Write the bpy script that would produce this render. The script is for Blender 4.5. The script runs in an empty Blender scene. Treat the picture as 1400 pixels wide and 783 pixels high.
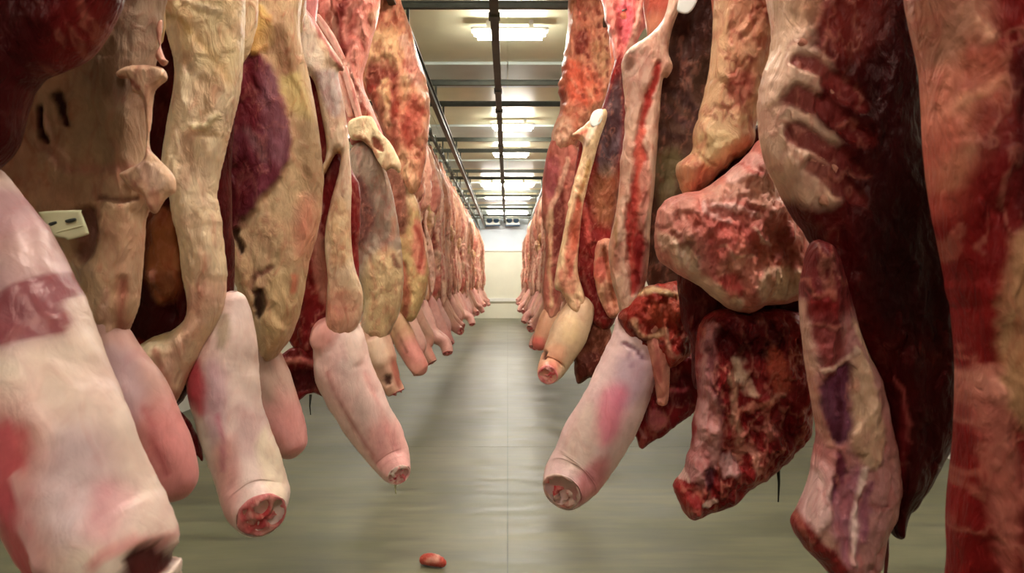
import bpy, bmesh, math, random
import numpy as np
from mathutils import Vector

# ------------------------------------------------------------------ camera, light, exposure
F = 1150.0            # focal length in photo pixels (photo 1400 x 783)
VX, VY = 694.0, 385.0  # vanishing point of the aisle in the photo
HC = 1.30             # camera height
sc = bpy.context.scene
cam_d = bpy.data.cameras.new('camera')
cam = bpy.data.objects.new('camera', cam_d)
sc.collection.objects.link(cam)
cam.location = (0, 0, HC)
cam.rotation_euler = (math.pi / 2, 0, 0)
cam_d.sensor_width = 36.0
cam_d.lens = 36.0 * F / 1400.0
cam_d.shift_x = (700.0 - VX) / 1400.0
cam_d.shift_y = -(391.5 - VY) / 1400.0
cam_d.clip_start = 0.05
cam_d.dof.use_dof = True
cam_d.dof.focus_distance = 4.0
cam_d.dof.aperture_fstop = 6.0
sc.camera = cam

world = bpy.data.worlds.new('world')
sc.world = world
world.use_nodes = True
world.node_tree.nodes['Background'].inputs[0].default_value = (0.75, 0.8, 0.78, 1)
world.node_tree.nodes['Background'].inputs[1].default_value = 0.15
sc.view_settings.view_transform = 'Standard'
sc.view_settings.look = 'None'
sc.view_settings.gamma = 1.0
sc.view_settings.exposure = 0.22
sc.view_settings.use_curve_mapping = False
sc.cycles.use_denoising = True
sc.cycles.max_bounces = 6
LAMP_W = 20.0
LAMP_COL = (1.0, 0.945, 0.845)
CEIL = 3.72           # ceiling height
YB, YF = -5.0, 29.9   # back and far wall
XW = 3.3              # side walls
# lamp fixtures: (x, y, length)
LAMPS = [(0.02, 7.8, 0.66), (0.08, 12.5, 0.60), (0.06, 15.2, 0.62),
         (0.0, 19.9, 1.25), (0.0, 22.9, 1.25), (0.02, 4.6, 0.66), (0.02, 2.1, 0.66), (0.02, -0.4, 0.66), (0.02, -3.4, 0.66)]  # lamps over the viewpoint are out of frame, packed denser to brighten near sides
LAMPS += [(0.0, 28.0, 1.35)]  # added lamp that brightens the far wall
LAMPS += [(x, y, 0.66) for x in (-2.2, 2.2) for y in (4.0, 13.3, 21.2, 28.0)]  # added side-bay lamps, hidden from view, for extra light outside the aisle
for (lx, ly, ll) in LAMPS:
    ld = bpy.data.lights.new('lamp_light', 'AREA')
    ld.shape = 'RECTANGLE'; ld.size = ll; ld.size_y = 0.1
    ld.energy = LAMP_W * (ll / 0.66); ld.color = LAMP_COL
    lo = bpy.data.objects.new('lamp_light', ld)
    sc.collection.objects.link(lo)
    lo.location = (lx, ly, CEIL - 0.185)

C = sc.collection.objects

# ------------------------------------------------------------------ helpers
def lin(c):
    c = np.asarray(c, float) / 255.0
    return np.where(c <= 0.04045, c / 12.92, ((c + 0.055) / 1.055) ** 2.4)

def tag(o, label, cat=None, group=None, kind=None):
    if label: o['label'] = label
    if cat: o['category'] = cat
    if group: o['group'] = group
    if kind: o['kind'] = kind
    return o

def link_mesh(name, me, mat, parent=None):
    o = bpy.data.objects.new(name, me)
    C.link(o)
    if mat and not me.materials: me.materials.append(mat)
    if parent: o.parent = parent
    return o

def empty(name, loc):
    o = bpy.data.objects.new(name, None)
    o.empty_display_size = 0.1
    C.link(o); o.location = loc
    return o

def bm_obj(name, bm, mat, parent=None, smooth=False):
    me = bpy.data.meshes.new(name)
    bmesh.ops.recalc_face_normals(bm, faces=bm.faces[:])
    bm.to_mesh(me); bm.free()
    if smooth:
        for p in me.polygons: p.use_smooth = True
    return link_mesh(name, me, mat, parent)

def add_box(bm, x0, x1, y0, y1, z0, z1):
    v = [bm.verts.new(p) for p in ((x0,y0,z0),(x1,y0,z0),(x1,y1,z0),(x0,y1,z0),(x0,y0,z1),(x1,y0,z1),(x1,y1,z1),(x0,y1,z1))]
    for q in ((0,3,2,1),(4,5,6,7),(0,1,5,4),(1,2,6,5),(2,3,7,6),(3,0,4,7)):
        bm.faces.new([v[i] for i in q])

def box(name, x0, x1, y0, y1, z0, z1, mat, parent=None, bevel=0.0):
    bm = bmesh.new(); add_box(bm, x0, x1, y0, y1, z0, z1)
    if bevel:
        bmesh.ops.bevel(bm, geom=bm.edges[:], offset=bevel, segments=2, affect='EDGES')
    return bm_obj(name, bm, mat, parent)

def add_tube(bm, pts, rad, seg=8):
    prev = None
    n = len(pts)
    for i, p in enumerate(pts):
        p = Vector(p)
        t = (Vector(pts[min(i+1, n-1)]) - Vector(pts[max(i-1, 0)])).normalized()
        a = t.cross(Vector((0.13, 1, 0.05))).normalized(); b = t.cross(a)
        r = rad[i] if isinstance(rad, (list, tuple)) else rad
        ring = [bm.verts.new(p + (a*math.cos(2*math.pi*k/seg) + b*math.sin(2*math.pi*k/seg))*r) for k in range(seg)]
        if prev:
            for k in range(seg):
                bm.faces.new((prev[k], prev[(k+1) % seg], ring[(k+1) % seg], ring[k]))
        else:
            bm.faces.new(ring[::-1])
        prev = ring
    bm.faces.new(prev)

# ------------------------------------------------------------------ materials
def nodes_of(name):
    m = bpy.data.materials.new(name); m.use_nodes = True
    nt = m.node_tree
    return m, nt, nt.nodes['Principled BSDF']

def simple(name, col, rough=0.5, metal=0.0, noise=0.1, scale=8.0, bump=0.05, emit=None, estr=0.0, stretch=(1,1,1)):
    m, nt, b = nodes_of(name)
    tc = nt.nodes.new('ShaderNodeTexCoord'); mp = nt.nodes.new('ShaderNodeMapping')
    mp.inputs['Scale'].default_value = stretch
    nt.links.new(tc.outputs['Object'], mp.inputs['Vector'])
    nz = nt.nodes.new('ShaderNodeTexNoise'); nz.inputs['Scale'].default_value = scale
    nz.inputs['Detail'].default_value = 6
    nt.links.new(mp.outputs[0], nz.inputs['Vector'])
    cr = nt.nodes.new('ShaderNodeValToRGB')
    c = lin(col)
    cr.color_ramp.elements[0].position = 0.3; cr.color_ramp.elements[1].position = 0.7
    cr.color_ramp.elements[0].color = (*(c * (1 - noise)), 1)
    cr.color_ramp.elements[1].color = (*np.minimum(c * (1 + noise), 1), 1)
    nt.links.new(nz.outputs['Fac'], cr.inputs[0]); nt.links.new(cr.outputs[0], b.inputs['Base Color'])
    b.inputs['Roughness'].default_value = rough; b.inputs['Metallic'].default_value = metal
    if bump:
        bp = nt.nodes.new('ShaderNodeBump'); bp.inputs['Strength'].default_value = bump; bp.inputs['Distance'].default_value = 0.01
        nt.links.new(nz.outputs['Fac'], bp.inputs['Height']); nt.links.new(bp.outputs[0], b.inputs['Normal'])
    if emit:
        b.inputs['Emission Color'].default_value = (*emit, 1); b.inputs['Emission Strength'].default_value = estr
    return m

def flesh_mat(name, rough=0.42, var=0.25, fibre=1.0, bump=0.5, spec=0.3):
    m, nt, b = nodes_of(name)
    at = nt.nodes.new('ShaderNodeAttribute'); at.attribute_name = 'tissue'
    tc = nt.nodes.new('ShaderNodeTexCoord')
    mp = nt.nodes.new('ShaderNodeMapping'); mp.inputs['Scale'].default_value = (1, 1, 0.5)
    nt.links.new(tc.outputs['Object'], mp.inputs['Vector'])
    n1 = nt.nodes.new('ShaderNodeTexNoise'); n1.inputs['Scale'].default_value = 11; n1.inputs['Detail'].default_value = 5
    n1.inputs['Distortion'].default_value = 0.6
    nt.links.new(tc.outputs['Object'], n1.inputs['Vector'])
    n2 = nt.nodes.new('ShaderNodeTexNoise'); n2.inputs['Scale'].default_value = 42; n2.inputs['Detail'].default_value = 5
    n2.inputs['Distortion'].default_value = 1.0
    nt.links.new(mp.outputs[0], n2.inputs['Vector'])
    # broad variation: darker / lighter tissue
    r1 = nt.nodes.new('ShaderNodeMapRange'); r1.inputs['From Min'].default_value = 0.3; r1.inputs['From Max'].default_value = 0.7
    r1.inputs['To Min'].default_value = 1 - var; r1.inputs['To Max'].default_value = 1 + var
    nt.links.new(n1.outputs['Fac'], r1.inputs['Value'])
    r2 = nt.nodes.new('ShaderNodeMapRange'); r2.inputs['From Min'].default_value = 0.3; r2.inputs['From Max'].default_value = 0.7
    r2.inputs['To Min'].default_value = 1 - var*0.5; r2.inputs['To Max'].default_value = 1 + var*0.5
    nt.links.new(n2.outputs['Fac'], r2.inputs['Value'])
    mu = nt.nodes.new('ShaderNodeMath'); mu.operation = 'MULTIPLY'
    nt.links.new(r1.outputs[0], mu.inputs[0]); nt.links.new(r2.outputs[0], mu.inputs[1])
    vm = nt.nodes.new('ShaderNodeVectorMath'); vm.operation = 'SCALE'
    nt.links.new(at.outputs['Color'], vm.inputs[0]); nt.links.new(mu.outputs[0], vm.inputs['Scale'])
    # red veins where the fibre noise is thin
    rv = nt.nodes.new('ShaderNodeMapRange'); rv.inputs['From Min'].default_value = 0.56; rv.inputs['From Max'].default_value = 0.72
    rv.inputs['To Min'].default_value = 0.0; rv.inputs['To Max'].default_value = 0.45 * fibre
    n3 = nt.nodes.new('ShaderNodeTexNoise'); n3.inputs['Scale'].default_value = 17; n3.inputs['Detail'].default_value = 8
    n3.inputs['Distortion'].default_value = 1.6
    nt.links.new(mp.outputs[0], n3.inputs['Vector']); nt.links.new(n3.outputs['Fac'], rv.inputs['Value'])
    mx = nt.nodes.new('ShaderNodeMix'); mx.data_type = 'RGBA'; mx.blend_type = 'MULTIPLY'
    nt.links.new(rv.outputs[0], mx.inputs['Factor'])
    nt.links.new(vm.outputs[0], mx.inputs[6]); mx.inputs[7].default_value = (0.75, 0.32, 0.3, 1)
    nt.links.new(mx.outputs[2], b.inputs['Base Color'])
    b.inputs['Roughness'].default_value = rough
    b.inputs['Specular IOR Level'].default_value = spec
    b.inputs['Specular Tint'].default_value = (1.0, 0.72, 0.66, 1)
    bp = nt.nodes.new('ShaderNodeBump'); bp.inputs['Strength'].default_value = bump; bp.inputs['Distance'].default_value = 0.008
    nt.links.new(n2.outputs['Fac'], bp.inputs['Height'])
    bp2 = nt.nodes.new('ShaderNodeBump'); bp2.inputs['Strength'].default_value = bump*1.1; bp2.inputs['Distance'].default_value = 0.025
    nt.links.new(n3.outputs['Fac'], bp2.inputs['Height']); nt.links.new(bp.outputs[0], bp2.inputs['Normal'])
    nt.links.new(bp2.outputs[0], b.inputs['Normal'])
    return m

M = {}
M['flesh'] = flesh_mat('flesh', 0.34, 0.15, 1.0, 0.5, 0.16)
M['hide'] = flesh_mat('leg_fat', 0.34, 0.08, 0.4, 0.14, 0.5)
M['steel'] = simple('galvanised_steel', (120, 122, 112), 0.45, 0.6, 0.15, 14)
M['dark_steel'] = simple('painted_beam', (72, 76, 66), 0.55, 0.2, 0.2, 10)
M['rail_steel'] = simple('rail_steel', (62, 62, 52), 0.5, 0.4, 0.25, 20)
M['panel'] = simple('ceiling_panel', (236, 234, 200), 0.38, 0.0, 0.05, 2.5, 0.02)
M['panel_blue'] = simple('cool_white_panel', (214, 226, 222), 0.38, 0.0, 0.06, 2.5, 0.02)
M['wall_white'] = simple('wall_panel', (222, 220, 202), 0.5, 0.0, 0.04, 2, 0.02)
M['wall_blue'] = simple('wall_panel_blue', (206, 217, 228), 0.5, 0.0, 0.04, 2, 0.02)
M['plastic'] = simple('white_plastic', (232, 232, 226), 0.4, 0.0, 0.03, 12, 0.0)
M['tag'] = simple('tag_card', (205, 200, 160), 0.6, 0.0, 0.06, 30, 0.02)
M['ink'] = simple('tag_ink', (30, 34, 26), 0.7, 0.0, 0.1, 30, 0.0)
M['fan_blue'] = simple('fan_blue', (40, 70, 100), 0.5, 0.1, 0.15, 10)
M['dred'] = simple('dark_meat', (112, 22, 26), 0.4, 0.0, 0.2, 40)
M['lamp'] = simple('lamp_diffuser', (245, 240, 225), 0.4, 0.0, 0.01, 5, 0.0, emit=LAMP_COL, estr=62.0)

def floor_mat():
    m, nt, b = nodes_of('sealed_concrete')
    tc = nt.nodes.new('ShaderNodeTexCoord')
    n1 = nt.nodes.new('ShaderNodeTexNoise'); n1.inputs['Scale'].default_value = 1.1; n1.inputs['Detail'].default_value = 8
    nt.links.new(tc.outputs['Object'], n1.inputs['Vector'])
    mp = nt.nodes.new('ShaderNodeMapping'); mp.inputs['Scale'].default_value = (1.2, 6.0, 1)
    nt.links.new(tc.outputs['Object'], mp.inputs['Vector'])
    n2 = nt.nodes.new('ShaderNodeTexNoise'); n2.inputs['Scale'].default_value = 1.5; n2.inputs['Detail'].default_value = 7
    nt.links.new(mp.outputs[0], n2.inputs['Vector'])
    cr = nt.nodes.new('ShaderNodeValToRGB')
    cr.color_ramp.elements[0].position = 0.32; cr.color_ramp.elements[1].position = 0.72
    cr.color_ramp.elements[0].color = (*lin((92, 92, 66)), 1); cr.color_ramp.elements[1].color = (*lin((132, 128, 102)), 1)
    nt.links.new(n1.outputs['Fac'], cr.inputs[0])
    r2 = nt.nodes.new('ShaderNodeMapRange'); r2.inputs['From Min'].default_value = 0.33; r2.inputs['From Max'].default_value = 0.6
    r2.inputs['To Min'].default_value = 0.44; r2.inputs['To Max'].default_value = 0.84
    nt.links.new(n2.outputs['Fac'], r2.inputs['Value'])
    vm = nt.nodes.new('ShaderNodeVectorMath'); vm.operation = 'SCALE'
    nt.links.new(cr.outputs[0], vm.inputs[0]); nt.links.new(r2.outputs[0], vm.inputs['Scale'])
    nt.links.new(vm.outputs[0], b.inputs['Base Color'])
    r3 = nt.nodes.new('ShaderNodeMapRange'); r3.inputs['To Min'].default_value = 0.28; r3.inputs['To Max'].default_value = 0.6
    nt.links.new(n2.outputs['Fac'], r3.inputs['Value']); nt.links.new(r3.outputs[0], b.inputs['Roughness'])
    bp = nt.nodes.new('ShaderNodeBump'); bp.inputs['Strength'].default_value = 0.15; bp.inputs['Distance'].default_value = 0.01
    nt.links.new(n2.outputs['Fac'], bp.inputs['Height']); nt.links.new(bp.outputs[0], b.inputs['Normal'])
    return m
M['floor'] = floor_mat()

# ------------------------------------------------------------------ the room
def struct(o, label=None):
    o['kind'] = 'structure'
    if label: o['label'] = label
    return o

floor = empty('floor', (0, 0, 0)); struct(floor, 'greenish grey sealed concrete floor of the aisle')
# two cast strips either side of the centre joint, each with a recessed joint between bays
for (x0, x1) in ((-XW, -0.002), (0.002, XW)):
    y = YB
    while y < YF - 0.1:
        y1 = min(y + 5.8167, YF)
        box('floor_slab', x0, x1, y + 0.002, y1 - 0.002, -0.1, 0.0, M['floor'], floor)
        y = y1
box('floor_joint', -XW, XW, YB, YF, -0.11, -0.012, M['dark_steel'], floor)

ceil = empty('ceiling', (0, 0, CEIL)); struct(ceil, 'pale cream insulated panel ceiling')
PAIR0, PSTEP, PGAP = -5.54, 3.7, 1.1      # pairs of cross beams along the room
pairs = [PAIR0 + PSTEP * k for k in range(10)]
xs = [-XW, -2.2, -1.1, 0.0, 1.1, 2.2, XW]
edges_y = [YB]
for p in pairs:
    for q in (p, p + PGAP):
        if YB + 0.3 < q < YF - 0.3: edges_y.append(q)
edges_y.append(YF)
for j in range(len(edges_y) - 1):
    mid = (edges_y[j] + edges_y[j+1]) / 2
    blue = (edges_y[j+1] - edges_y[j]) < 1.5
    for i in range(len(xs) - 1):
        box('ceiling_panel', xs[i] + 0.004, xs[i+1] - 0.004, edges_y[j] + 0.004 - 0, edges_y[j+1] - 0.004, 0.0 if not blue else -0.03, 0.08,
            M['panel_blue'] if blue else M['panel'], ceil)
box('panel_backing', -XW, XW, YB, YF, 0.06, 0.12, M['panel'], ceil)

def wall_panels(root, axis, fixed0, fixed1, a0, a1, step, z0, z1, mat, base=None):
    n = max(1, round((a1 - a0) / step)); st = (a1 - a0) / n
    for k in range(n):
        p, q = a0 + k*st + 0.003, a0 + (k+1)*st - 0.003
        if axis == 'y': box('wall_panel', fixed0, fixed1, p, q, z0, z1, mat, root)
        else: box('wall_panel', p, q, fixed0, fixed1, z0, z1, mat, root)
for side, s in (('left', -1), ('right', 1)):
    w = empty('wall_' + side, (0, 0, 0)); struct(w, 'pale panelled side wall on the %s behind the carcasses' % side)
    wall_panels(w, 'y', s*XW, s*(XW + 0.1), YB, YF, 2.4, 0, CEIL, M['wall_white'])
    k = box('baseboard_' + side, s*XW, s*(XW - 0.06), YB, YF, 0, 0.18, M['plastic'])
    struct(k, 'white kerb along the foot of the %s wall' % side)
w = empty('wall_back', (0, YB, 0)); struct(w, 'pale panelled wall behind the viewpoint')
wall_panels(w, 'x', -0.1, 0.0, -XW, XW, 1.2, 0, CEIL, M['wall_white'])
w = empty('wall_far', (0, YF, 0)); struct(w, 'white far end wall with pale blue upper band')
wall_panels(w, 'x', 0.0, 0.1, -XW, XW, 2.2, 0.72, 2.40, M['wall_white'])
wall_panels(w, 'x', 0.0, 0.1, -XW, XW, 2.2, 2.40, CEIL, M['wall_blue'])
wall_panels(w, 'x', 0.0, 0.1, -XW, XW, 6.6, 0.0, 0.72, M['wall_white'])
k = box('trim_1', -XW, XW, YF - 0.05, YF, 0.60, 0.72, M['plastic']); struct(k, 'white bumper rail across the far wall')
k = box('trim_2', -XW, XW, YF - 0.04, YF, 2.38, 2.42, M['plastic']); struct(k, 'joint strip below the blue band of the far wall')

# ------------------------------------------------------------------ ceiling steelwork
BZ = 3.46
ORD = ['nearest', 'second', 'third', 'fourth', 'fifth', 'sixth', 'seventh', 'eighth', 'ninth', 'tenth', 'eleventh', 'twelfth', 'thirteenth']
def i_beam_x(name, y, z, h=0.06, w=0.045):
    t = empty(name, (0, y, z))
    box('flange', -XW, XW, -w/2, w/2, 0, 0.012, M['dark_steel'], t)
    box('flange', -XW, XW, -w/2, w/2, h - 0.012, h, M['dark_steel'], t)
    box('web', -XW, XW, -0.008, 0.008, 0.012, h - 0.012, M['dark_steel'], t)
    for x in (-2.2, 2.2): box('hanger', x - 0.015, x + 0.015, -0.015, 0.015, h, CEIL - z, M['dark_steel'], t)
    return t
n_b = 0
for p in pairs:
    for which, q in enumerate((p, p + PGAP)):
        if YB + 0.3 < q < YF - 0.3:
            b = i_beam_x('cross_beam', q, BZ)
            if q < 6.4: lab = 'dark steel cross beam overhead, outside the top of the picture, at %.0f metres' % (q + 5)
            else:
                lab = 'dark steel ceiling cross beam, %s one along the aisle from the viewpoint' % ORD[n_b]
                n_b += 1
            tag(b, lab, 'beam', 'cross beams under the ceiling')
# centre beam along the aisle
t = empty('centre_beam', (-0.105, 0, BZ - 0.07))
box('flange', -0.034, 0.034, YB, YF, 0, 0.012, M['dark_steel'], t)
box('web', -0.008, 0.008, YB, YF, 0.012, 0.055, M['dark_steel'], t)
box('flange', -0.034, 0.034, YB, YF, 0.055, 0.07, M['dark_steel'], t)
for p in pairs:
    for q in (p, p + PGAP):
        if YB + 0.3 < q < YF - 0.3: box('clamp', -0.045, 0.045, q - 0.05, q + 0.05, -0.012, 0.03, M['dark_steel'], t)
tag(t, 'dark steel beam running down the middle of the ceiling', 'beam')
# side beam above the left row (the dark diagonal line) and the two hanging rails
RZ = 3.22
t = empty('edge_beam', (-0.79, 0, RZ))
box('flange', -0.026, 0.026, YB, YF, -0.025, -0.01, M['rail_steel'], t)
box('web', -0.008, 0.008, YB, YF, -0.01, 0.07, M['rail_steel'], t)
box('flange', -0.026, 0.026, YB, YF, 0.07, 0.085, M['rail_steel'], t)
for p in pairs:
    for q in (p, p + PGAP):
        if YB + 0.3 < q < YF - 0.3: box('hanger', -0.012, 0.012, q - 0.012, q + 0.012, 0.085, BZ - RZ, M['dark_steel'], t)
tag(t, 'dark steel beam edging the top of the left carcass row', 'beam')
RAILX = {'left': -1.0, 'right': 0.72}
for side, x in RAILX.items():
    t = empty('hanging_rail', (x, 0, RZ))
    box('bar', -0.012, 0.012, YB, YF, -0.03, 0.03, M['rail_steel'], t)
    for p in pairs:
        for q in (p, p + PGAP):
            if YB + 0.3 < q < YF - 0.3: box('hanger', -0.01, 0.01, q - 0.012, q + 0.012, 0.03, BZ - RZ, M['dark_steel'], t)
    tag(t, 'dark steel rail carrying the carcass hooks of the %s row' % side, 'rail')

# lamps
for i, (lx, ly, ll) in enumerate(LAMPS):
    t = empty('ceiling_lamp', (lx, ly, CEIL))
    box('housing', -ll/2 - 0.03, ll/2 + 0.03, -0.07, 0.07, -0.10, -0.075, M['plastic'], t, 0.008)
    for k in (-0.3, 0.3): box('bracket', k*ll - 0.02, k*ll + 0.02, -0.03, 0.03, -0.076, 0.0, M['plastic'], t)
    bm = bmesh.new()
    add_box(bm, -ll/2, ll/2, -0.065, 0.065, -0.172, -0.098)
    bmesh.ops.bevel(bm, geom=bm.edges[:], offset=0.032, segments=3, affect='EDGES')
    bm_obj('diffuser', bm, M['lamp'], t, True)
    if abs(lx) > 1: lab = 'white strip lamp added on the ceiling outside the aisle as extra light, hidden behind carcasses'
    elif ly < 6: lab = 'white strip lamp on the ceiling above the viewpoint, unseen, spaced densely for added light'
    else: lab = {7.8: 'glowing white strip lamp nearest the viewpoint, on the first ceiling bay',
                 12.5: 'glowing strip lamp second from the viewpoint, before the third cross beam',
                 15.2: 'glowing strip lamp third from the viewpoint on the aisle ceiling',
                 19.9: 'wide glowing lamp fourth from the viewpoint between far cross beams',
                 22.9: 'wide glowing lamp fifth from the viewpoint, far down the aisle ceiling',
                 28.0: 'wide glowing lamp added last on the aisle ceiling to brighten the end wall'}[ly]
    tag(t, lab, 'lamp', 'strip lamps along the ceiling')
# cooling units high on the far wall
for i, x in enumerate((-0.52, 0.18)):
    t = empty('cooling_unit', (x, YF, 3.30))
    box('casing', -0.24, 0.24, -0.45, 0.0, 0.0, 0.30, M['plastic'], t, 0.01)
    for k in (-0.12, 0.12):
        bm = bmesh.new()
        bmesh.ops.create_cone(bm, cap_ends=True, segments=20, radius1=0.105, radius2=0.09, depth=0.05)
        o = bm_obj('fan', bm, M['fan_blue'], t); o.location = (k, -0.46, 0.15); o.rotation_euler = (math.pi/2, 0, 0)
    box('drip_tray', -0.25, 0.25, -0.47, 0.0, -0.04, 0.0, M['fan_blue'], t)
    tag(t, ('left' if i == 0 else 'right') + ' white cooling unit with blue fans high on the far wall', 'cooling unit', 'cooling units on the far wall')
# ------------------------------------------------------------------ flesh modelling engine
_rng = np.random.default_rng(7)
_TAB = _rng.random((256, 256))
def vnoise(x, y):
    xi = np.floor(x).astype(int); yi = np.floor(y).astype(int)
    fx = x - xi; fy = y - yi
    fx = fx*fx*(3 - 2*fx); fy = fy*fy*(3 - 2*fy)
    a = _TAB[xi & 255, yi & 255]; b = _TAB[(xi+1) & 255, yi & 255]
    c = _TAB[xi & 255, (yi+1) & 255]; d = _TAB[(xi+1) & 255, (yi+1) & 255]
    return (a*(1-fx) + b*fx)*(1-fy) + (c*(1-fx) + d*fx)*fy
def fbm(x, y, o=4):
    s = np.zeros_like(x, dtype=float); a = 0.5; f = 1.0
    for k in range(o):
        s += a*(vnoise(x*f + 17.3*k, y*f + 5.1*k) - 0.5); a *= 0.55; f *= 2.03
    return s
def sstep(x):
    x = np.clip(x, 0, 1); return x*x*(3 - 2*x)

def catmull(pts, n=6, closed=True):
    P = np.asarray(pts, float); N = len(P); out = []
    rng = range(N) if closed else range(N - 1)
    for i in rng:
        if closed: p0, p1, p2, p3 = P[i-1], P[i], P[(i+1) % N], P[(i+2) % N]
        else: p0, p1, p2, p3 = P[max(i-1, 0)], P[i], P[i+1], P[min(i+2, N-1)]
        for k in range(n):
            t = k/n
            out.append(0.5*((2*p1) + (p2-p0)*t + (2*p0-5*p1+4*p2-p3)*t*t + (3*p1-p0-3*p2+p3)*t**3))
    if not closed: out.append(P[-1])
    return np.array(out)

def seg_dist(q, poly, closed):
    a = poly; b = np.roll(poly, -1, 0)
    if not closed: a, b = poly[:-1], poly[1:]
    best = np.full(len(q), 1e9)
    gx = np.zeros((len(q), 2))
    for i in range(len(a)):
        ab = b[i] - a[i]; L = ab @ ab + 1e-12
        t = np.clip(((q - a[i]) @ ab)/L, 0, 1)
        dv = q - (a[i] + t[:, None]*ab)
        d = np.einsum('ij,ij->i', dv, dv)
        m = d < best
        best[m] = d[m]; gx[m] = dv[m]
    return np.sqrt(best), gx
def inside(q, poly):
    a = poly; b = np.roll(poly, -1, 0)
    r = np.zeros(len(q), bool)
    for i in range(len(a)):
        y0, y1 = a[i, 1], b[i, 1]
        if y0 == y1: continue
        c = ((y0 > q[:, 1]) != (y1 > q[:, 1])) & (q[:, 0] < (b[i, 0]-a[i, 0])*(q[:, 1]-y0)/(y1-y0) + a[i, 0])
        r ^= c
    return r

# colours of the tissues (own colour, not light)
CREAM = (232, 200, 158); TAN = (192, 160, 118); FATY = (226, 190, 116); PINKW = (240, 208, 196); PINK = (228, 142, 140)
HOT = (214, 66, 88); RED = (172, 48, 44); DRED = (122, 24, 26); MAR = (78, 12, 16); MEM = (152, 122, 116); LAV = (206, 172, 186)
BONE = (250, 234, 216); SALM = (220, 138, 108); BROWN = (128, 82, 54); OLIVE = (92, 70, 50); PURP = (112, 48, 62)

def Fl(col, pts, soft=8, a=1.0, h=0.0): return ('f', col, pts, 0, soft, a, h)
def Ln(col, pts, w=4, soft=4, a=1.0, h=0.0): return ('l', col, pts, w, soft, a, h)

class Plane:
    """A carcass hangs in an upright plane at distance d, turned by yaw; photo points are carried onto it as metres."""
    def __init__(s, d, cx, yaw=0.0):
        s.d = d; s.O = np.array([(cx - VX)/F*d, d]); s.yaw = yaw
        s.U = np.array([math.cos(yaw), math.sin(yaw)]); s.N = np.array([math.sin(yaw), -math.cos(yaw)])
        s.px = d/F
    def uv(s, pts, n=0.0):
        out = []
        for i, p in enumerate(pts):
            dx = (p[0] - VX)/F
            ni = n if np.isscalar(n) else n[i]
            t = (s.N @ s.O + ni)/(s.N[0]*dx + s.N[1])
            X = np.array([dx*t, t]) - s.O
            out.append((X @ s.U, HC - (p[1] - VY)/F*t))
        return np.array(out)
    def local(s, u, w, n):            # metres relative to (O, z = 0)
        return np.stack([u*s.U[0] + n*s.N[0], u*s.U[1] + n*s.N[1], w], -1)
class Metric:
    """The same, for carcasses laid out directly in metres: u towards the aisle, w up."""
    def __init__(s, sign=1, yaw=0.0):
        s.sg = sign; s.px = 1.0
        s.U = np.array([sign*math.cos(yaw), math.sin(yaw)]); s.N = np.array([sign*math.sin(yaw), -math.cos(yaw)]); s.O = np.zeros(2)
    def uv(s, pts, n=0.0): return np.array([p[:2] for p in pts], float)
    local = Plane.local

def paint(pl, u, w, base, strokes, warp, seed, mot=1.0, nref=0.0):
    col = np.tile(lin(base), (len(u), 1)); hh = np.zeros(len(u))
    wx = fbm(u*9 + seed, w*9 + 3.3, 3)*warp*4 + fbm(u*38 + seed, w*30, 3)*warp*2.4
    wy = fbm(u*9 + 40 + seed, w*9, 3)*warp*4 + fbm(u*38 + 9 + seed, w*30 + 4, 3)*warp*2.4
    q = np.stack([u + wx, w + wy], -1)
    for (k, c, pts, wd, soft, a, h) in strokes:
        P = pl.uv(pts, nref); so = max(soft*pl.px, 1e-5)
        if k == 'f':
            P = catmull(P, 4)
            dd, _ = seg_dist(q, P, True); dd = np.where(inside(q, P), dd, -dd)
            m = sstep(dd/so + 0.5)
        else:
            if len(P) > 2: P = catmull(P, 4, False)
            dd, _ = seg_dist(q, P, False)
            m = sstep((wd*pl.px - dd)/so + 0.5)
        m = m*a
        if c is not None:
            col = col*(1 - m[:, None]) + lin(c)*m[:, None]
        hh += h*m
    if mot > 0:
        # tissue grain: bruised red blotches, thin pale fat lines over meat, thin red lines over fat
        lum = (col @ np.array([0.3, 0.6, 0.1]))
        light = sstep((lum - 0.10)/0.25)[:, None]
        m1 = sstep(fbm(u*13 + seed*1.3, w*7 + seed, 4)*4.5 - 0.1)[:, None]*mot
        col = col*(1 - m1*(0.42 - 0.14*light)*np.array([0.55, 1.0, 1.0]))
        m3 = sstep(fbm(u*6 + seed*2.1, w*4 - seed, 3)*4 - 0.25)[:, None]*mot
        col = col*(1 - m3*0.30*light) + m3*0.30*light*lin((226, 196, 150))
        r = 1 - np.abs(fbm(u*16 + seed, w*6.5 + seed*0.7, 4))*9
        v = sstep((r - 0.35)/0.6)[:, None]*mot
        col = col*(1 - v*0.30*light) + lin((168, 60, 56))*v*0.30*light
        v2 = sstep((1 - np.abs(fbm(u*20 - seed, w*9 + seed*0.9, 4))*10 - 0.45)/0.5)[:, None]*mot
        dk = (1 - light)*sstep((lum - 0.010)/0.05)[:, None]
        col = col*(1 - v2*0.26*dk) + lin((206, 132, 110))*v2*0.26*dk
        hh = hh + (v[:, 0]*-0.35 + v2[:, 0]*0.5*(1 - light[:, 0]))*0.006*mot
    return col, hh

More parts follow.
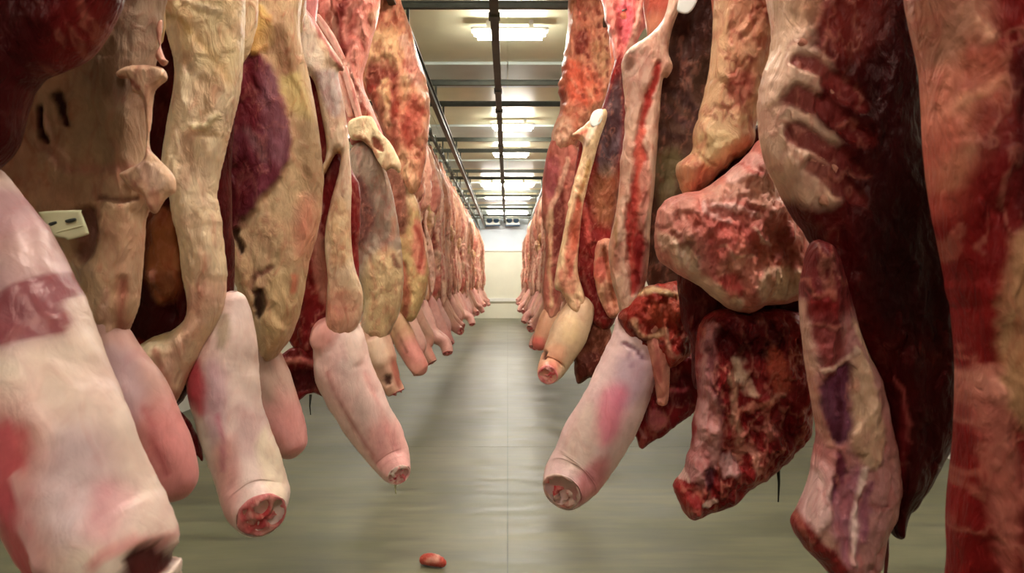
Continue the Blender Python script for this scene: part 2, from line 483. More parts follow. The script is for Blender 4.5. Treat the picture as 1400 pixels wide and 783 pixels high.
def make_mesh(name, V, Fq, col, mat, parent):
    me = bpy.data.meshes.new(name)
    nf = len(Fq)
    me.vertices.add(len(V)); me.vertices.foreach_set('co', np.ascontiguousarray(V, dtype=np.float32).ravel())
    me.loops.add(nf*4); me.loops.foreach_set('vertex_index', np.ascontiguousarray(Fq, dtype=np.int32).ravel())
    me.polygons.add(nf); me.polygons.foreach_set('loop_start', np.arange(0, nf*4, 4, dtype=np.int32))
    me.polygons.foreach_set('use_smooth', np.ones(nf, bool))
    me.update(calc_edges=True); me.validate()
    at = me.attributes.new('tissue', 'FLOAT_COLOR', 'POINT')
    if len(me.vertices) == len(V):
        at.data.foreach_set('color', np.ascontiguousarray(np.concatenate([np.clip(col, 0, 1), np.ones((len(V), 1))], 1), dtype=np.float32).ravel())
    return link_mesh(name, me, mat, parent)

_seed = [0]
def slab(name, parent, pl, outline, base, strokes=(), T=0.06, R=0.06, off=0.0, cell=2.6, rag=0.003, namp=0.010, warp=0.008, mat='flesh', nsc=14.0, Tb=None, bend=0.0, mot=1.0, fold=0.010):
    """A thick rounded sheet of tissue: outline in the carcass plane, inflated front and back, with relief."""
    _seed[0] += 1; sd = _seed[0]*3.7
    poly = catmull(pl.uv(outline, off), 6)
    if rag:
        L = np.cumsum(np.r_[0, np.hypot(*np.diff(poly, axis=0).T)])
        c = poly.mean(0); dr = poly - c; dr /= np.linalg.norm(dr, axis=1)[:, None] + 1e-9
        poly = poly + dr*(fbm(L*30 + sd, L*0 + sd, 4)*4*rag)[:, None]
    cs = cell*pl.px
    lo = poly.min(0) - cs*1.5; hi = poly.max(0) + cs*1.5
    nx = int((hi[0]-lo[0])/cs) + 2; ny = int((hi[1]-lo[1])/cs) + 2
    gx, gy = np.meshgrid(lo[0] + np.arange(nx)*cs, lo[1] + np.arange(ny)*cs, indexing='ij')
    q = np.stack([gx.ravel(), gy.ravel()], -1)
    dist, gv = seg_dist(q, poly, True); ins = inside(q, poly)
    I = ins.reshape(nx, ny)
    cellmask = I[:-1, :-1] | I[1:, :-1] | I[1:, 1:] | I[:-1, 1:]
    ci, cj = np.nonzero(cellmask)
    id_ = lambda i, j: i*ny + j
    quads = np.stack([id_(ci, cj), id_(ci+1, cj), id_(ci+1, cj+1), id_(ci, cj+1)], -1)
    used = np.unique(quads)
    q2 = q.copy(); q2[~ins] -= gv[~ins]
    u, w = q2[used, 0], q2[used, 1]
    dd = np.where(ins, dist, 0)[used]
    isin = ins[used]
    pr = np.sqrt(np.clip(1 - (1 - np.clip(dd/R, 0, 1))**2, 0, 1))
    col, hh = paint(pl, u, w, base, strokes, warp, sd, mot, off + T*0.9)
    edge = np.clip(dd/(R*0.5), 0, 1)
    rel = (fbm(u*nsc + sd, w*nsc*0.6 + sd, 4)*namp*3.2 + hh + (1 - np.abs(fbm(u*11 + sd + fbm(u*4, w*4 + sd)*2, w*2.6 + sd, 3))*7)*fold*(mot > 0))*edge
    bd = bend*(u - u.mean())**2 + fbm(u*2.5 + sd, w*2.5, 2)*0.05
    front = T*pr + rel + off + bd
    back = -(T if Tb is None else Tb)*pr + off + bd
    front = np.where(isin, np.maximum(front, back + 0.002*edge), off + bd)
    remap = np.full(nx*ny, -1); remap[used] = np.arange(len(used))
    nU = len(used)
    bidx = np.arange(nU); nin = isin.sum(); bidx[isin] = nU + np.arange(nin)
    Vf = pl.local(u, w, front); Vb = pl.local(u[isin], w[isin], back[isin])
    qf = remap[quads]; qb = bidx[qf][:, ::-1]
    flip = getattr(pl, 'sg', 1) < 0
    Fq = np.concatenate([qf, qb])
    if flip: Fq = Fq[:, ::-1]
    V = np.concatenate([Vf, Vb]); cc = np.concatenate([col, col[isin]])
    return make_mesh(name, V, Fq, cc, M[mat], parent)

def limb(name, parent, pl, pts, base, strokes=(), nseg=28, step=3, cut=None, flat=1.0, namp=0.05, mat='hide', warp=0.005, off=0.0, mot=None, cutname='cut_end'):
    """A tapering limb along a path; pts = (x, y, depth offset in metres, radius).  cut = colours of the sawn end."""
    _seed[0] += 1; sd = _seed[0]*3.1
    dep = np.array([p[2] for p in pts]) + off
    uv = pl.uv(pts, -dep)
    rad = np.array([p[3] for p in pts])*pl.px
    if hasattr(pl, 'd'): rad = rad*(pl.d + dep)/pl.d
    nref = float(np.mean(-dep[1:] + rad[1:]*0.8))
    A = np.column_stack([uv, -dep, rad])
    n = step*4
    S = catmull(A, n, False)
    ends = S[:, 3].copy()
    S[:, 3] = np.maximum(S[:, 3], 0.003)
    # round off the start, and the end where it is not sawn
    m = len(S)
    Ls = np.cumsum(np.r_[0, np.linalg.norm(np.diff(S[:, :3], axis=0), axis=1)])
    r0 = S[0, 3]; S[:, 3] *= np.sqrt(np.clip(1 - (1 - np.clip((Ls + 0.002)/(r0*0.9), 0, 1))**2, 0, 1))
    if cut is None:
        r1 = S[-1, 3]; e = Ls[-1] - Ls
        S[:, 3] *= np.sqrt(np.clip(1 - (1 - np.clip((e + 0.002)/(r1*0.95), 0, 1))**2, 0, 1))
    else:
        r1 = S[-1, 3]; e = Ls[-1] - Ls
        S[:, 3] *= 0.94 + 0.06*np.sqrt(np.clip(1 - (1 - np.clip(e/(r1*0.35), 0, 1))**2, 0, 1))
    T = np.gradient(S[:, :3], axis=0); T /= np.linalg.norm(T, axis=1)[:, None] + 1e-9
    ref = np.array([0, 0, 1.0])
    B = np.cross(T, ref); B /= np.linalg.norm(B, axis=1)[:, None] + 1e-9   # across, in plane
    Nn = np.cross(B, T)
    th = np.arange(nseg)/nseg*2*math.pi
    lo_n = fbm((np.cos(th)[None, :]*1.3 + Ls[:, None]*9 + sd), (np.sin(th)[None, :]*1.3 + sd + 0*Ls[:, None]), 4)
    lo_m = fbm((np.cos(th)[None, :]*0.8 + Ls[:, None]*4.5 + sd*1.7), (np.sin(th)[None, :]*0.8 + sd + 0*Ls[:, None]), 2)
    rr = S[:, 3][:, None]*(1 + lo_n*namp*3.2 + lo_m*0.34)
    P3 = S[:, None, :3] + rr[..., None]*(np.cos(th)[None, :, None]*B[:, None, :] + flat*np.sin(th)[None, :, None]*Nn[:, None, :])
    V = P3.reshape(-1, 3)
    u, w, nn = V[:, 0], V[:, 1], V[:, 2]
    if mot is None: mot = 0.45 if mat == 'hide' else 0.9
    col, hh = paint(pl, u, w, base, strokes, warp, sd, mot, nref)
    radial = (P3 - S[:, None, :3]).reshape(-1, 3); radial /= np.linalg.norm(radial, axis=1)[:, None] + 1e-9
    V = V + radial*hh[:, None]
    idx = np.arange(m*nseg).reshape(m, nseg)
    a = idx[:-1]; b = idx[1:]
    Fq = np.stack([a, np.roll(a, -1, 1), np.roll(b, -1, 1), b], -1).reshape(-1, 4)
    caps = []
    extra = []; ecol = []
    for (ring, flipc) in ((idx[0], True), (idx[-1], False)):
        c = V[ring].mean(0); k = len(V) + len(extra)
        extra.append(c); ecol.append(col[ring].mean(0))
        for i in range(0, nseg, 2):
            f = [k, ring[i], ring[(i+1) % nseg], ring[(i+2) % nseg]]
            caps.append(f[::-1] if not flipc else f)
    V = np.vstack([V, extra]); col = np.vstack([col, ecol]); Fq = np.vstack([Fq, caps])
    if getattr(pl, 'sg', 1) < 0: Fq = Fq[:, ::-1]
    Vw = pl.local(V[:, 0], V[:, 1], V[:, 2])
    o = make_mesh(name, Vw, Fq[:, ::-1], col, M[mat], parent)
    if cut is not None:
        # sawn end: fat rim, meat, ring of bone and hollow marrow, standing just proud of the limb end
        rim, meat, bone, hollow = cut
        ctr = S[-1, :3]; t = T[-1]; Bx = B[-1]; Nx = Nn[-1]; R1 = S[-1, 3]
        fr = np.array([0.96, 0.985, 0.93, 0.82, 0.7, 0.58, 0.46, 0.34, 0.22, 0.1, 0.01])
        hs = np.array([-0.10, 0.0, 0.05, 0.03, -0.02, 0.0, 0.03, 0.02, 0.0, 0.0, 0.0])
        vv = []; vc = []
        hx, hy = 0.30*math.cos(sd), 0.30*math.sin(sd) + 0.12        # the hollow marrow sits off centre
        for k in range(len(fr)):
            dx_, dy_ = np.cos(th)*fr[k], np.sin(th)*fr[k]
            inner = float(0.02 < 1 - fr[k]) * min(1.0, (1 - fr[k])*4)
            nz_ = fbm(dx_*2.6 + sd, dy_*2.6 - sd, 4)
            hd = np.hypot(dx_ - hx, (dy_ - hy)*1.3)
            hw = (nz_*0.75 - 0.40*sstep(1 - hd/0.42) + 0.18*sstep(1 - np.abs(hd - 0.46)/0.16))*R1*inner
            wob = 1 + 0.10*fbm(np.cos(th)*1.6 + sd, np.sin(th)*1.6 + sd, 3)*2
            ring = ctr + t*(hs[k]*R1 + hw)[:, None] + (np.cos(th)[:, None]*Bx + flat*np.sin(th)[:, None]*Nx)*(R1*fr[k]*wob)[:, None]
            vv.append(ring)
            c_ = np.tile(lin(rim), (nseg, 1))
            pm = sstep(fbm(dx_*2.2 + sd*1.9, dy_*2.2 + 7, 4)*4 + 0.75)[:, None]*inner
            c_ = c_*(1 - pm) + lin(meat)*pm
            pb = sstep(fbm(dx_*3.3 - sd, dy_*3.3 + sd*0.7, 3)*5 + 0.05 + 0.5*sstep(1 - np.abs(hd - 0.5)/0.15))[:, None]*inner
            c_ = c_*(1 - 0.55*pb) + lin(bone)*0.55*pb
            ph = sstep((0.36 - hd)/0.14)[:, None]*inner
            c_ = c_*(1 - ph) + lin(hollow)*ph
            vc.append(c_)
        V2 = np.vstack(vv); c2 = np.vstack(vc)
        id2 = np.arange(len(fr)*nseg).reshape(len(fr), nseg); a = id2[:-1]; b = id2[1:]
        F2 = np.stack([a, np.roll(a, -1, 1), np.roll(b, -1, 1), b], -1).reshape(-1, 4)
        if getattr(pl, 'sg', 1) < 0: F2 = F2[:, ::-1]
        make_mesh(cutname, pl.local(V2[:, 0], V2[:, 1], V2[:, 2]), F2[:, ::-1], c2, M['flesh'], o)
    return o

def carcass(d, cx, yaw, label, group='hanging beef sides'):
    pl = Plane(d, cx, yaw)
    t = empty('beef_side', (pl.O[0], pl.O[1], 0.0))
    tag(t, label, 'carcass', group)
    return t, pl

def hook(parent, x, y, z0, railx):
    """trolley wheel on the rail, shank and hook; local to parent at its xy origin"""
    ox = railx - parent.location.x
    bm = bmesh.new()
    bmesh.ops.create_cone(bm, cap_ends=True, segments=16, radius1=0.035, radius2=0.035, depth=0.016)
    for v in bm.verts: v.co = Vector((v.co.z, v.co.x, v.co.y)) + Vector((ox, y, RZ + 0.066))
    h = bm_obj('hook', bm, M['steel'], parent)
    bm = bmesh.new()
    pts = [(ox, y, RZ + 0.06), (ox + 0.03, y, RZ + 0.04), (ox + 0.03, y, RZ - 0.05), (ox, y, RZ - 0.08)]
    pts += [(ox*(1-k/4) + x*k/4, y, RZ - 0.08 + (z0 - RZ + 0.08)*k/4) for k in range(1, 5)]
    pts += [(x + 0.03*math.sin(a), y, z0 - 0.03 + 0.03*math.cos(a)) for a in (0.8, 1.6, 2.4, 3.2)]
    add_tube(bm, pts, 0.007, 6)
    bm_obj('hook_shank', bm, M['steel'], h, True)

def haunch(parent, pl, side, u, ztop, zbot, r=0.17, base=SALM, n=-0.05):
    """hind leg and round, up to the hook (mostly above the frame)"""
    mp = Metric(1, pl.yaw)
    rx = RAILX[side]
    du = (rx - pl.O[0])
    zt = RZ - 0.22
    L = zt - zbot
    limb('haunch', parent, mp, [(du, zt + 0.05, 0.02, 0.045), (du*0.9 + u*0.1, zt - 0.12*L, 0.06, 0.09), (du*0.6 + u*0.4, zbot + 0.55*L, 0.10, r*0.9),
         (u, zbot + 0.25*L, 0.14, r), (u, zbot - 0.25, 0.16, r*0.75)], base,
         [Fl(RED, [(u-0.2, zbot), (u, zbot + 0.6*L), (u+0.1, zbot)], 0.05, 0.7)], mat='flesh', nseg=24, flat=0.7)
    hook(parent, du*math.cos(pl.yaw), du*math.sin(pl.yaw), zt + 0.06, rx)
# ------------------------------------------------------------------ LEFT ROW, nearest first
CUT = (PINKW, HOT, BONE, MAR)
CUT3 = (PINKW, (206, 62, 70), (242, 190, 180), (46, 6, 10))
CUT2 = (PINK, (205, 80, 84), (236, 196, 180), (96, 20, 26))

# 1: nearest left side, dark meat above and one huge pale foreleg
t, pl = carcass(1.62, 60, 0.12, 'nearest beef side at the far left with dark red flank and huge pale leg')
slab('flank', t, pl, [(-190,-70),(176,-70),(170,-10),(150,40),(120,80),(85,98),(55,112),(36,150),(26,190),(14,212),(-12,236),(-70,300),(-190,330)], (88,14,18),
     [Fl((54,6,10), [(-190,-70),(60,-70),(70,0),(20,120),(0,200),(-190,240)], 60, 0.85),
      Ln((150,60,54), [(172,-20),(150,40),(120,80),(85,98),(55,112),(36,150),(24,195),(10,215)], 7, 10, 0.8),
      Fl((130,30,30), [(100,0),(140,-10),(130,50),(90,85),(50,100),(60,60)], 30, 0.6)], T=0.09, R=0.09, namp=0.012)
limb('foreleg', t, pl, [(-60,225,0.06,40),(-34,300,0.03,66),(0,385,-0.02,84),(28,470,-0.07,92),(62,580,-0.12,98),(104,690,-0.16,98),(140,765,-0.19,100),(168,825,-0.2,90)], (242,214,200),
     [Fl((170,120,128), [(-90,250),(10,265),(45,330),(60,420),(60,470),(-90,470)], 34, 0.85),
      Fl((130,52,62), [(-20,395),(40,372),(62,392),(56,420),(66,440),(62,464),(10,468),(-20,470)], 8, 0.95),
      Ln((240,214,200), [(20,300),(60,330),(92,345)], 14, 14, 0.8, 0.006),
      Fl((226,156,156), [(-30,540),(60,560),(90,640),(110,740),(110,820),(-30,830)], 50, 0.8),
      Fl(HOT, [(0,585),(44,575),(58,610),(52,660),(74,700),(78,750),(100,800),(30,790)], 18, 0.85, -0.006),
      Ln((240,180,180), [(44,640),(62,690),(84,750)], 7, 6, 0.9, 0.006),
      Fl((214,184,190), [(95,580),(150,600),(150,700),(110,720),(80,650)], 40, 0.8),
      Fl((222,150,160), [(140,650),(185,670),(190,720),(150,715)], 26, 0.7),
      Fl(PINKW, [(176,690),(222,676),(262,720),(250,760),(200,740)], 14, 0.6, 0.008),
      Ln(PINK, [(160,742),(195,722),(232,732)], 6, 8, 0.7),
      Fl((70,8,14), [(194,736),(210,726),(232,734),(246,760),(224,775),(200,765)], 5, 1, -0.02)],
     nseg=44, step=5, cut=CUT)
haunch(t, pl, 'left', -0.1, 0, 2.0, 0.2, DRED)

# 2: tan side with the ragged fat and the tag
t, pl = carcass(2.05, 150, 0.2, 'tan beef side behind the nearest leg with ragged hanging fat and card tag')
slab('flank', t, pl, [(60,-70),(226,-70),(224,20),(216,70),(206,120),(200,170),(203,215),(214,262),(200,296),(196,340),(192,400),(182,440),(158,476),(128,470),(108,420),(96,370),(60,330),(0,310),(-80,300),(-80,150),(0,130),(40,90),(60,20)], (190,152,124),
     [Fl((150,124,104), [(130,-70),(226,-70),(216,70),(200,130),(150,140),(110,110),(130,40)], 40, 0.9),
      Fl((164,138,112), [(130,130),(190,140),(192,210),(140,230),(110,190)], 40, 0.7),
      Fl((206,156,132), [(-20,180),(40,150),(60,230),(100,270),(60,310),(-20,290)], 40, 0.8),
      Ln((58,18,18), [(58,146),(60,172),(66,192)], 4, 6, 0.95, -0.02), Ln((58,30,26), [(80,128),(86,150),(86,166)], 5, 6, 0.95, -0.02),
      Ln((180,120,110), [(60,200),(90,230),(140,236),(190,228)], 6, 14, 0.6, -0.006),
      Ln((112,72,60), [(140,270),(165,274),(185,268)], 3, 4, 0.8, -0.01),
      Fl((206,162,132), [(140,285),(180,282),(192,330),(185,410),(160,450),(138,400),(132,330)], 24, 0.8, 0.02),
      Fl((110,60,54), [(100,290),(128,282),(128,330),(118,360),(100,345)], 12, 0.8, -0.03),
      Ln((150,50,46), [(168,386),(160,420),(158,450),(164,474)], 6, 12, 0.7, -0.02),
      Ln((220,168,150), [(146,400),(142,440),(146,470)], 5, 6, 0.8, 0.006)],
     T=0.07, R=0.07, rag=0.002, mot=0.6)
slab('hanging_fat', t, pl, [(158,98),(172,90),(196,88),(222,92),(228,106),(216,118),(210,128),(207,160),(205,200),(216,216),(238,240),(240,262),(226,272),(214,292),(203,286),(196,268),(180,258),(164,240),(178,230),(196,219),(201,190),(197,150),(192,130),(180,124),(176,108),(162,106)], (228,184,152),
     [Ln((150,70,54), [(160,100),(176,108),(186,112)], 4, 4, 0.8), Ln((190,130,106), [(168,240),(190,256),(214,282)], 3, 4, 0.7), Fl((236,196,172), [(186,228),(205,220),(232,246),(214,262)], 6, 0.8, 0.006)],
     T=0.022, R=0.02, off=0.10, cell=1.6, namp=0.006, rag=0.002)
slab('hanging_fat', t, pl, [(213,36),(222,30),(220,60),(225,78),(230,84),(222,90),(212,78),(216,62)], (216,160,136), T=0.014, R=0.012, off=0.09, cell=1.4)
limb('foreleg', t, pl, [(118,400,0.0,26),(136,450,0,34),(160,505,-0.01,42),(192,565,-0.03,47),(220,620,-0.05,46),(234,660,-0.06,40),(238,684,-0.06,30)], (196,150,140),
     [Fl((196,160,166), [(130,480),(170,480),(200,550),(180,580),(140,540)], 26, 0.8), Fl((222,136,136), [(180,590),(230,550),(290,620),(280,720),(210,720),(170,660)], 70, 0.85),
      Ln((176,72,80), [(200,560),(216,600),(232,640)], 5, 8, 0.6, -0.004), Fl((176,124,112), [(150,590),(190,600),(200,660),(170,640)], 20, 0.7)], nseg=32, step=4)
tg = slab('tag', t, pl, [(54,294),(58,289),(107,287),(111,291),(121,316),(119,321),(95,328),(90,326),(70,320)], (206,204,164), [], T=0.004, R=0.006, off=0.20, cell=1.5, namp=0.0, mot=0, rag=0)
tg.data.materials.clear(); tg.data.materials.append(M['tag'])
for (a, b, c, e) in ((66,303,78,307), (90,299,105,303)):
    ik = slab('print', tg, pl, [(a,b+2),(c-2,b-1),(c,b+2),(c-3,e),(a+3,e+2)], (20,20,20), [], T=0.003, R=0.003, off=0.204, cell=0.8, namp=0.0, mot=0, rag=0)
    ik.data.materials.clear(); ik.data.materials.append(M['ink'])
ik = slab('print', tg, pl, [(80,316),(110,308),(111,310),(81,318)], (20,20,20), [], T=0.0025, R=0.003, off=0.2025, cell=0.8, namp=0.0, mot=0, rag=0)
ik.data.materials.clear(); ik.data.materials.append(M['tag'])
haunch(t, pl, 'left', -0.05, 0, 2.1, 0.17, TAN)

# 3: long cream fat column with the dark hollow beside it and the cut pale leg
t, pl = carcass(2.5, 270, 0.16, 'beef side with long cream fat column and pale foreleg sawn off, pointing down')
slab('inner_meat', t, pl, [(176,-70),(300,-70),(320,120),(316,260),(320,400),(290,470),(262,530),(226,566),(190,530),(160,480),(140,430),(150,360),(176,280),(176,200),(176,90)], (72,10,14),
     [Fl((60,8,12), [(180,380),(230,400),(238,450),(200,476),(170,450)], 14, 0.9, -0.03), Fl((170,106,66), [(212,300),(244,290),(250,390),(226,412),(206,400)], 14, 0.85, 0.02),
      Fl((120,60,40), [(196,270),(214,280),(206,350),(196,360)], 10, 0.7), Fl((176,50,54), [(166,480),(200,470),(216,520),(220,555),(190,530)], 10, 0.85, 0.01),
      Ln((226,160,150), [(215,372),(214,384)], 3, 3, 0.9, 0.008)], T=0.06, R=0.07, off=-0.06)
slab('fat_column', t, pl, [(206,-70),(336,-70),(336,0),(334,70),(329,125),(316,180),(304,228),(298,270),(304,310),(309,360),(309,400),(300,436),(280,470),(262,505),(246,540),(232,562),(222,552),(208,520),(196,500),(186,478),(206,462),(232,452),(252,436),(256,412),(250,380),(246,340),(238,300),(232,266),(222,232),(228,180),(238,130),(240,90),(230,50),(220,10)], (244,216,180),
     [Fl((214,186,140), [(230,-60),(330,-60),(326,60),(310,120),(260,90),(240,40)], 30, 0.8, 0.006), Ln((176,138,84), [(226,20),(250,30),(262,50)], 4, 8, 0.7), Ln((190,146,92), [(270,60),(300,90),(312,110)], 5, 9, 0.5, -0.005),
      Ln((246,222,186), [(258,0),(285,12),(304,18)], 4, 7, 0.7, 0.007), Ln((246,222,178), [(262,172),(282,170),(300,154)], 4, 5, 0.9, 0.014), Ln((182,136,92), [(268,182),(304,180)], 3, 6, 0.6, -0.006),
      Fl((200,156,120), [(266,120),(300,110),(296,150),(270,160)], 14, 0.6, -0.008), Fl((206,160,132), [(248,190),(262,186),(262,250),(246,260)], 10, 0.6),
      Fl((238,206,170), [(250,285),(290,280),(300,330),(290,380),(262,370)], 24, 0.7, 0.014), Fl((226,168,146), [(256,390),(304,390),(290,440),(262,470),(236,540),(212,520),(240,460)], 24, 0.7),
      Ln((190,110,96), [(214,486),(226,520),(232,550)], 5, 8, 0.7), Ln((206,146,124), [(282,350),(276,390),(270,430)], 4, 7, 0.5, -0.005)], T=0.085, R=0.06, off=0.05, namp=0.010, cell=2.4, mot=0.5)
limb('foreleg', t, pl, [(318,398,-0.01,13),(318,430,0,24),(311,468,0.0,38),(305,515,0,47),(315,570,-0.02,49),(333,625,-0.04,47),(343,660,-0.07,46),(351,686,-0.11,44),(358,704,-0.17,36)], (244,214,206),
     [Fl((198,44,70), [(240,500),(268,496),(280,540),(276,572),(250,560)], 14, 0.9), Fl((206,160,172), [(280,500),(305,510),(305,590),(290,610),(276,570)], 20, 0.8), Fl((212,170,170), [(320,560),(350,570),(352,610),(330,620)], 20, 0.7),
      Fl((234,160,156), [(290,620),(320,600),(330,680),(320,730),(300,690)], 22, 0.8), Ln((206,120,136), [(296,570),(304,600),(306,640)], 3, 6, 0.7), Fl((246,226,196), [(360,590),(390,640),(390,690),(370,670),(350,620)], 14, 0.7),
      Fl((150,130,100), [(290,440),(306,430),(312,460),(296,484)], 8, 0.7)], nseg=40, step=5, cut=CUT2)
slab('shred', t, pl, [(226,566),(244,560),(262,580),(274,604),(278,632),(268,622),(262,640),(252,626),(240,606),(228,596)], (104,20,24), [Ln((70,8,12), [(236,572),(262,612)], 5, 6, 0.8)], T=0.02, R=0.02, off=-0.02, cell=1.8, rag=0.004)
haunch(t, pl, 'left', 0.0, 0, 2.2, 0.17, CREAM)

# 4: dark purple muscle and olive tan sheet
t, pl = carcass(3.05, 370, 0.16, 'beef side with bare dark purple muscle above an olive tan sheet of flank')
slab('flank', t, pl, [(320,-70),(410,-70),(410,40),(424,110),(436,180),(443,250),(436,310),(424,356),(416,400),(407,440),(392,470),(366,496),(350,470),(346,440),(330,410),(318,380),(300,360),(270,330),(262,200),(290,90)], (206,170,132),
     [Fl((110,46,58), [(284,320),(292,200),(326,92),(344,70),(366,84),(384,120),(394,170),(396,214),(380,250),(350,280),(318,318)], 10, 1.0, 0.02),
      Fl((84,16,24), [(284,320),(296,250),(330,210),(350,240),(336,290),(312,318)], 26, 0.9), Fl((96,20,30), [(326,110),(346,90),(362,150),(346,190),(322,170)], 16, 0.8), Fl((136,86,96), [(362,100),(380,110),(392,180),(386,230),(366,200)], 18, 0.8),
      Ln((150,110,112), [(340,180),(352,200),(360,220)], 5, 12, 0.5),  # pale streak paints a sheen onto the purple muscle
      Fl((222,180,104), [(332,24),(350,6),(372,30),(374,58),(352,78),(336,72)], 8, 0.9, 0.02), Fl((186,130,80), [(340,50),(366,46),(360,74),(340,76)], 8, 0.5),
      Fl((128,90,64), [(366,40),(392,48),(406,84),(396,112),(372,84)], 20, 0.75, -0.012), Fl((206,180,120), [(384,110),(410,100),(424,150),(430,166),(404,162)], 10, 0.8), Fl((140,108,78), [(400,160),(438,160),(448,240),(424,270),(404,214)], 28, 0.75, -0.012),
      Ln((60,30,26), [(322,316),(324,330),(330,342)], 4, 4, 0.9, -0.02), Fl((212,124,104), [(408,280),(432,270),(436,330),(412,360)], 26, 0.6),
      Ln((110,60,50), [(372,366),(352,376),(346,396)], 4, 5, 0.8, -0.01), Fl((50,18,20), [(350,400),(362,398),(364,420),(356,440),(350,424)], 4, 0.95, -0.03), Ln((60,44,36), [(366,426),(376,420)], 2, 2, 0.8),
      Fl((216,180,138), [(320,360),(344,356),(346,400),(340,430),(324,400)], 10, 0.7, 0.01), Fl((206,170,124), [(366,390),(400,370),(404,420),(386,460),(362,480)], 14, 0.6, 0.015),
      Ln((198,80,60), [(404,376),(402,400)], 4, 5, 0.6)], T=0.08, R=0.06, namp=0.007, mot=0.65)
limb('foreleg', t, pl, [(344,430,0.04,16),(354,480,0.04,24),(368,530,0.03,31),(384,580,0.02,31),(394,608,0.01,27),(398,626,0.01,18)], (196,160,146),
     [Fl((222,146,144), [(350,560),(430,550),(430,660),(360,660)], 60, 0.8), Fl((170,140,124), [(350,470),(364,470),(376,540),(360,540)], 14, 0.7)], nseg=28, step=4)
haunch(t, pl, 'left', -0.05, 0, 2.4, 0.17, TAN)

# 5: pale strip with red hollow, leg with drip
t, pl = carcass(3.4, 450, 0.14, 'beef side with narrow pink white strip and pale leg dripping onto the floor')
slab('inner_meat', t, pl, [(380,60),(430,60),(470,206),(492,260),(490,350),(492,430),(470,470),(424,490),(398,470),(390,430),(390,300),(376,180)], (124,30,30),
     [Fl((100,20,22), [(436,240),(466,220),(456,300),(436,350)], 12, 0.8), Fl((206,160,150), [(430,250),(438,250),(440,300),(434,330),(430,300)], 6, 0.6), Fl((190,130,110), [(430,330),(446,330),(450,400),(438,410)], 8, 0.7, 0.01), Fl((110,22,26), [(404,430),(440,420),(440,470),(408,470)], 12, 0.7)], T=0.05, R=0.05, off=-0.05, rag=0.003)
slab('flank_strip', t, pl, [(372,-70),(410,-70),(414,0),(432,30),(452,62),(466,82),(470,96),(462,100),(470,140),(477,190),(481,250),(480,310),(484,360),(496,400),(492,440),(470,462),(448,456),(446,420),(448,380),(444,340),(446,306),(454,270),(462,240),(466,214),(458,212),(448,232),(438,244),(434,236),(444,220),(446,196),(440,160),(432,120),(424,104),(412,98),(404,70),(396,40),(384,0)], (228,196,166),
     [Fl((244,222,200), [(398,36),(414,20),(440,80),(432,100),(412,90)], 8, 0.8, 0.01), Ln((196,90,90), [(392,-20),(404,20),(412,40)], 3, 4, 0.8), Ln((208,110,104), [(412,0),(440,50),(462,90)], 3, 4, 0.8, -0.004),
      Fl((196,176,176), [(432,96),(462,100),(468,150),(456,160),(440,130)], 10, 0.7), Ln((190,150,90), [(428,104),(436,150),(446,200)], 3, 5, 0.7), Fl((206,160,104), [(436,232),(458,208),(466,212),(458,232)], 4, 0.6), Fl((160,70,50), [(452,222),(464,212),(466,236),(454,256)], 4, 0.9, -0.01),
      Fl((216,178,130), [(450,280),(476,280),(478,350),(452,360)], 12, 0.6), Fl((210,150,124), [(446,400),(490,400),(486,450),(452,456)], 14, 0.8)], T=0.05, R=0.035, off=0.04, cell=2.2, namp=0.008)
limb('foreleg', t, pl, [(448,432,0,26),(462,468,0,36),(474,510,-0.01,40),(494,555,-0.03,38),(518,600,-0.04,33),(533,626,-0.06,27),(540,640,-0.10,23),(545,649,-0.14,18)], (244,206,198),
     [Fl((222,146,136), [(426,430),(452,425),(460,460),(440,480),(424,470)], 14, 0.8, 0.02), Fl((240,210,196), [(476,440),(492,452),(496,490),(482,500),(470,470)], 8, 0.8, 0.014), Fl((206,184,172), [(460,500),(490,500),(506,560),(490,570)], 18, 0.6),
      Ln((190,110,104), [(446,510),(470,560),(500,610),(520,640)], 3, 5, 0.7), Ln((220,150,144), [(500,510),(524,570),(544,620)], 3, 5, 0.6, -0.005), Fl((232,150,146), [(500,590),(545,580),(562,650),(530,660)], 22, 0.6)], nseg=36, step=5, cut=CUT, flat=0.9)
slab('shred', t, pl, [(366,500),(392,480),(420,470),(446,478),(452,510),(440,530),(446,544),(424,536),(404,552),(392,546),(380,524)], (112,26,28), [Fl((62,8,12), [(392,510),(430,508),(432,530),(400,540)], 8, 0.9, -0.015), Ln((206,110,106), [(380,500),(410,494),(444,502)], 4, 6, 0.8, 0.01)], T=0.03, R=0.03, off=-0.02, cell=2, rag=0.005)
bm = bmesh.new(); v = pl.uv([(541,652),(540,660),(541,667)]); add_tube(bm, [tuple(pl.local(a, b, 0.09)) for a, b in v], [0.006, 0.003, 0.002], 6); bm_obj('drip', bm, M['tag'], t, True)
bm = bmesh.new(); v = pl.uv([(424,540),(423,556),(424,568)]); add_tube(bm, [tuple(pl.local(a, b, -0.02)) for a, b in v], [0.006, 0.003, 0.002], 6); bm_obj('drip', bm, M['ink'], t, True)
haunch(t, pl, 'left', -0.2, 0, 2.45, 0.15, PINK)

